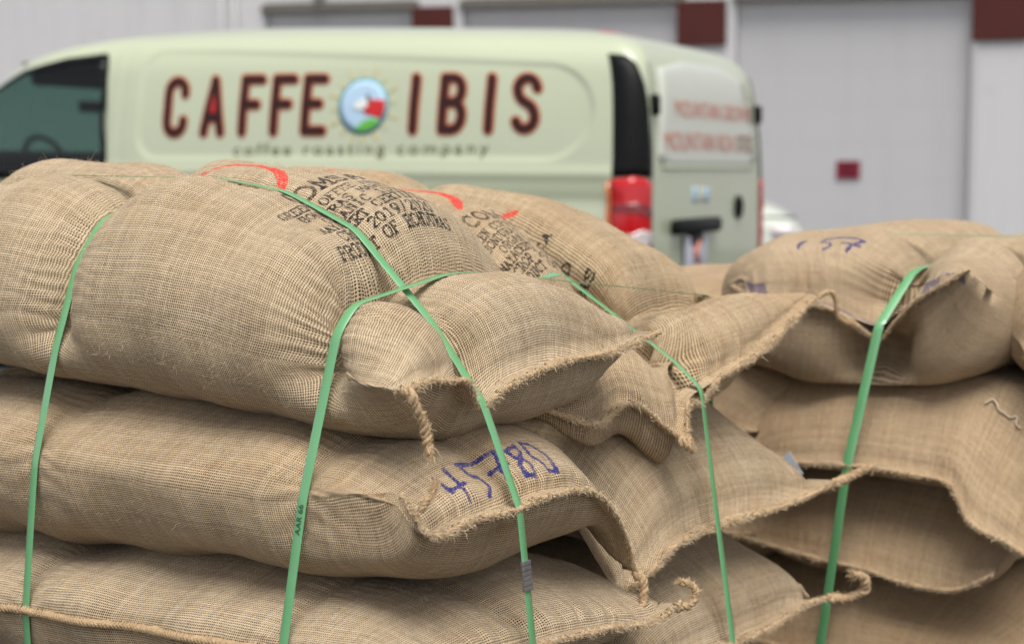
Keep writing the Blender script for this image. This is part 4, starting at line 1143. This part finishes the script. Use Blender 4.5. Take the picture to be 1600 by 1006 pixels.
# bumper, brake light on the roof edge, wheels
mb = MB(); v, f = VAN.patch([(-.99, .60), (0, .60), (1.3, .60), (1.3, .30), (0, .30), (-.99, .30)], .05, 5); bp_ = mk('bumper', v, f, M['black'], van); mirror_part(bp_)
p_ = VO + VF * .40 + VL * .34 + ZA * 1.785
mb = MB(); mb.box(p_, (.10, .44, .055), [VF, VL, ZA], .02); mb.build('brake_light', M['red_lens'], van, True)
def wheel(root, org, fw, lf, x, y, r, wd_):
    c = org + fw * x + lf * y + ZA * r; s = np.sign(y)
    mb = MB(); prof = [(-.5, .62), (-.5, .9), (-.38, 1.), (.38, 1.), (.5, .9), (.5, .62)]
    n = 40; vv = []; ff = []
    for i in range(n):
        a = 2 * math.pi * i / n; d = fw * math.cos(a) + ZA * math.sin(a)
        vv += [c + lf * (q * wd_) + d * (h * r) for q, h in prof]
    k = len(prof)
    ff = [(i * k + j, ((i + 1) % n) * k + j, ((i + 1) % n) * k + (j + 1) % k, i * k + (j + 1) % k) for i in range(n) for j in range(k)]
    mb.add(vv, ff); w_ = mb.build('wheel', M['tyre'], root, True)
    mb = MB(); mb.tube([c + lf * s * wd_ * .30, c + lf * s * wd_ * .44], r * .63, 28)
    for q in range(5):
        a = 2 * math.pi * q / 5; d = fw * math.cos(a) + ZA * math.sin(a); e_ = np.cross(lf, d)
        mb.box(c + d * r * .32 + lf * s * wd_ * .46, (r * .5, .05, .02), [d, e_, lf], .006)
    mb.build('rim', M['rim'], w_)
for x in (1.0, 4.2):
    for y in (.80, -.80): wheel(van, VO, VF, VL, x, y, .33, .21)
vbox('door_handle', (3.22, .975, .98), (.20, .03, .04), M['black'], .01)
vbox('side_mirror', (4.25, 1.12, 1.15), (.12, .20, .24), M['black'], .05)
# lettering on the side: brown strokes with an orange-red edge
def LT(paths, x0, wd_, z0, h, name='letter', hw=.0225):
    # letter boxes 1 x 1; text runs towards the rear, so x falls
    mb, me_ = MB(), MB()
    for pl in paths:
        pts = [(x0 - q[0] * wd_, z0 + q[1] * h) for q in pl]
        pts = [(float(side_p(a, b)), b) for a, b in pts]
        v, f = VAN.stroke(pts, hw + .009, .0010, .003); me_.add(v, f)
        v, f = VAN.stroke(pts, hw, .0016, .0055); mb.add(v, f)
    o = mb.build(name, M['let_dark'], van); me_.build('letter_edge', M['let_edge'], o)
    return o
e_arc = lambda cx, cy, rx, ry, a0, a1, n=12: arc(cx, cy, rx, ry, a0, a1, n)
Cc = [[(1, .76)] + e_arc(.5, .80, .5, .20, 0, 180, 7) + [(0, .5)] + e_arc(.5, .20, .5, .20, 180, 360, 7) + [(1, .24)]]
Aa = [[(0, 0), (.25, .5), (.5, 1)], [(1, 0), (.75, .5), (.5, 1)], [(.2, .28), (.8, .28)]]
Ff = [[(0, 0), (0, .5), (0, 1)], [(0, 1), (.9, 1)], [(0, .52), (.7, .52)]]
Ee = Ff + [[(0, 0), (.95, 0)]]
Ii = [[(0, 0), (0, .5), (0, 1)]]
Bb = [[(0, 0), (0, .5), (0, 1)], [(0, 1), (.5, 1)] + e_arc(.5, .76, .42, .24, 80, -80, 7) + [(0, .53)], [(0, .53), (.5, .53)] + e_arc(.5, .265, .5, .265, 80, -80, 7) + [(0, 0)]]
Ss = [[(1, .80)] + e_arc(.5, .78, .48, .22, 20, 180, 7) + [(.2, .60), (.8, .42)] + e_arc(.5, .22, .48, .22, 0, -160, 7)]
for paths, x0, wd_, nm in ((Cc, 2.732, .105, 'C'), (Aa, 2.492, .105, 'A'), (Ff, 2.252, .115, 'F'), (Ff, 2.058, .115, 'F'), (Ee, 1.870, .11, 'E'), (Ii, 1.243, .1, 'I'), (Bb, 1.082, .105, 'B'), (Ii, .828, .1, 'I'), (Ss, .688, .105, 'S')):
    tilt_ = (2.7 - x0) / 2.2
    o_ = LT(paths, x0, wd_, 1.332 + .018 * tilt_, .272 - .012 * tilt_, 'letter')
    if nm == 'A':
        v, f = VAN.patch([(float(side_p(x0 - .036, 1.43)), 1.43), (float(side_p(x0 - .070, 1.43)), 1.43), (float(side_p(x0 - .053, 1.53)), 1.53)], .0085, 3)
        mk('red_counter', v, f, M['let_red'], o_)
def text_on(txt, size, conv, p0, mat, name, off=.0045, xs=1.0, spacing=1.0, sgn=-1, parent=van, width=None):
    cu = bpy.data.curves.new('t', 'FONT'); cu.body = txt; cu.size = size; cu.space_character = spacing
    to = bpy.data.objects.new('t', cu); COL.objects.link(to)
    me = to.evaluated_get(bpy.context.evaluated_depsgraph_get()).to_mesh()
    co = np.array([v.co[:] for v in me.vertices])
    if width: xs = width / co[:, 0].max()
    x = p0[0] + sgn * co[:, 0] * xs; z = p0[1] + co[:, 1] + 0.012 * co[:, 0] * (sgn < 0) * (conv is side_p)
    vs = VAN.world(VAN.pt(conv(x, z), z, off))
    fs = [tuple(f.vertices) for f in me.polygons]
    w_ = co[:, 0].max() * xs
    # one part per printed letter: split where the glyphs are apart
    grp = list(range(len(co)))
    def find(i):
        while grp[i] != i: grp[i] = grp[grp[i]]; i = grp[i]
        return i
    for f in fs:
        for v_ in f[1:]: grp[find(v_)] = find(f[0])
    isl = {}
    for f in fs: isl.setdefault(find(f[0]), []).append(f)
    for fl in isl.values():
        ids = sorted({v_ for f in fl for v_ in f}); m_ = {v_: i for i, v_ in enumerate(ids)}
        mk(name, vs[ids], [tuple(m_[v_] for v_ in f) for f in fl], mat, parent, False)
    bpy.data.objects.remove(to)
    return None, w_
text_on('coffee roasting company', .088, side_p, (2.298, 1.212), M['let_olive'], 'letter', spacing=1.3, width=1.48)
text_on('MOUNTAIN GROWN', .130, rear_p, (.54, 1.425), M['let_pale'], 'letter', off=.0085, spacing=.95, width=1.20)
text_on('MOUNTAIN ROA', .135, rear_p, (.70, 1.252), M['let_pale'], 'letter', off=.0085, spacing=.95, width=1.05)
text_on('STED', .135, rear_p, (-.38, 1.252), M['let_brown'], 'letter', off=.0085, spacing=.95, width=.33)
# round emblem: sky-blue disc, red wing, green hill, white bird, thin rays
EC = (1.533, 1.464); ER = .145
def disc(name, pts, mat, off, parent): return vpatch(name, [(EC[0] - a * ER, EC[1] + b * ER) for a, b in pts], mat, off, parent, 'side', 5)
circ = lambda r, n=40: [(r * math.cos(2 * math.pi * i / n), r * math.sin(2 * math.pi * i / n)) for i in range(n)]
em = disc('emblem', circ(1.0), M['teal'], .004, van)
disc('emblem_sky', circ(.90), M['sky_blue'], .0055, em)
disc('emblem_hill', [(-.30, -.84), (.10, -.50), (.45, -.42), (.72, -.54), (.45, -.77), (.05, -.89)], M['leaf'], .0085, em)
disc('emblem_wing', [(.05, .05), (.30, .24), (.86, .22), (.88, -.10), (.76, -.46), (.45, -.36), (.12, -.30), (.0, -.12)], M['let_red'], .0075, em)
disc('emblem_bird', [(-.42, .02), (-.05, .22), (.20, .30), (.26, .10), (.10, -.10), (-.20, -.16)], M['white'], .0095, em)
disc('emblem_bird_head', [(.12, .44), (.22, .40), (.28, .10), (.18, .12)], M['let_dark'], .0105, em)
for k in range(16):
    a = 2 * math.pi * k / 16 + .1; r1 = 1.42 if k % 2 else 1.25
    pts = [(EC[0] - math.cos(a) * ER * q, EC[1] + math.sin(a) * ER * q) for q in (1.1, (1.1 + r1) / 2, r1)]
    v, f = VAN.stroke([(float(side_p(a_0, b_0)), b_0) for a_0, b_0 in pts], .005, .001, .003)
    mk('ray', v, f, M['ray'], em)

# ================================================================== small car half hidden behind the van
CF = np.array([.985, -.17, 0]); CF /= np.linalg.norm(CF); CL = np.array([-CF[1], CF[0], 0])
CO = np.array([2.12, 11.9, 0]) - CF * 4.1 + CL * .80
CAR = Shell([(.18, .78), (.4, .84), (.7, .85), (.9, .83), (1.0, .76), (1.2, .70), (1.4, .60), (1.46, .40)],
            [(.18, .10), (.4, .0), (.7, .02), (.9, .08), (1.0, .12), (1.2, .25), (1.4, .5), (1.46, .9)],
            [(.18, 4.0), (.4, 4.1), (.62, 4.08), (.78, 3.98), (.90, 3.75), (.98, 3.2), (1.03, 2.9), (1.2, 2.65), (1.4, 2.2), (1.46, 1.8)],
            .2, .55, lambda x: 0 * x, CO, CF, CL, 1.46, None)
CAR.ns = 90
car = empty('parked_car', CO + CF * 2, 'pale car with dark mirror and headlight half hidden behind the van', 'car')
M['car_paint'] = paint_mat('pale_car_paint', (.62, .66, .58))
V, F = CAR.body(np.concatenate([np.linspace(.18, 1.0, 30, endpoint=False), np.linspace(1.0, 1.46, 20)]), .03)
mk('body', V, F, M['car_paint'], car)
def cbox(name, c, d, mat, bev=.02):
    mb = MB(); mb.box(CO + CF * c[0] + CL * c[1] + ZA * c[2], d, [CF, CL, ZA], bev); return mb.build(name, mat, car, True)
cbox('wiper', (3.55, -.45, .965), (.34, .06, .03), M['black'], .008)
cbox('headlight', (3.90, -.62, .68), (.20, .26, .12), M['clear_lens'], .04)
cbox('bonnet_gap', (3.70, -.828, .80), (.62, .012, .014), M['black'], 0)
cbox('grille', (4.06, -.1, .55), (.06, 1.0, .16), M['black'], .02)
cbox('windscreen', (2.78, 0, 1.16), (.12, 1.2, .26), M['black'], .03)
for x in (.75, 3.35):
    for y in (.74, -.74): wheel(car, CO, CF, CL, x, y, .30, .19)
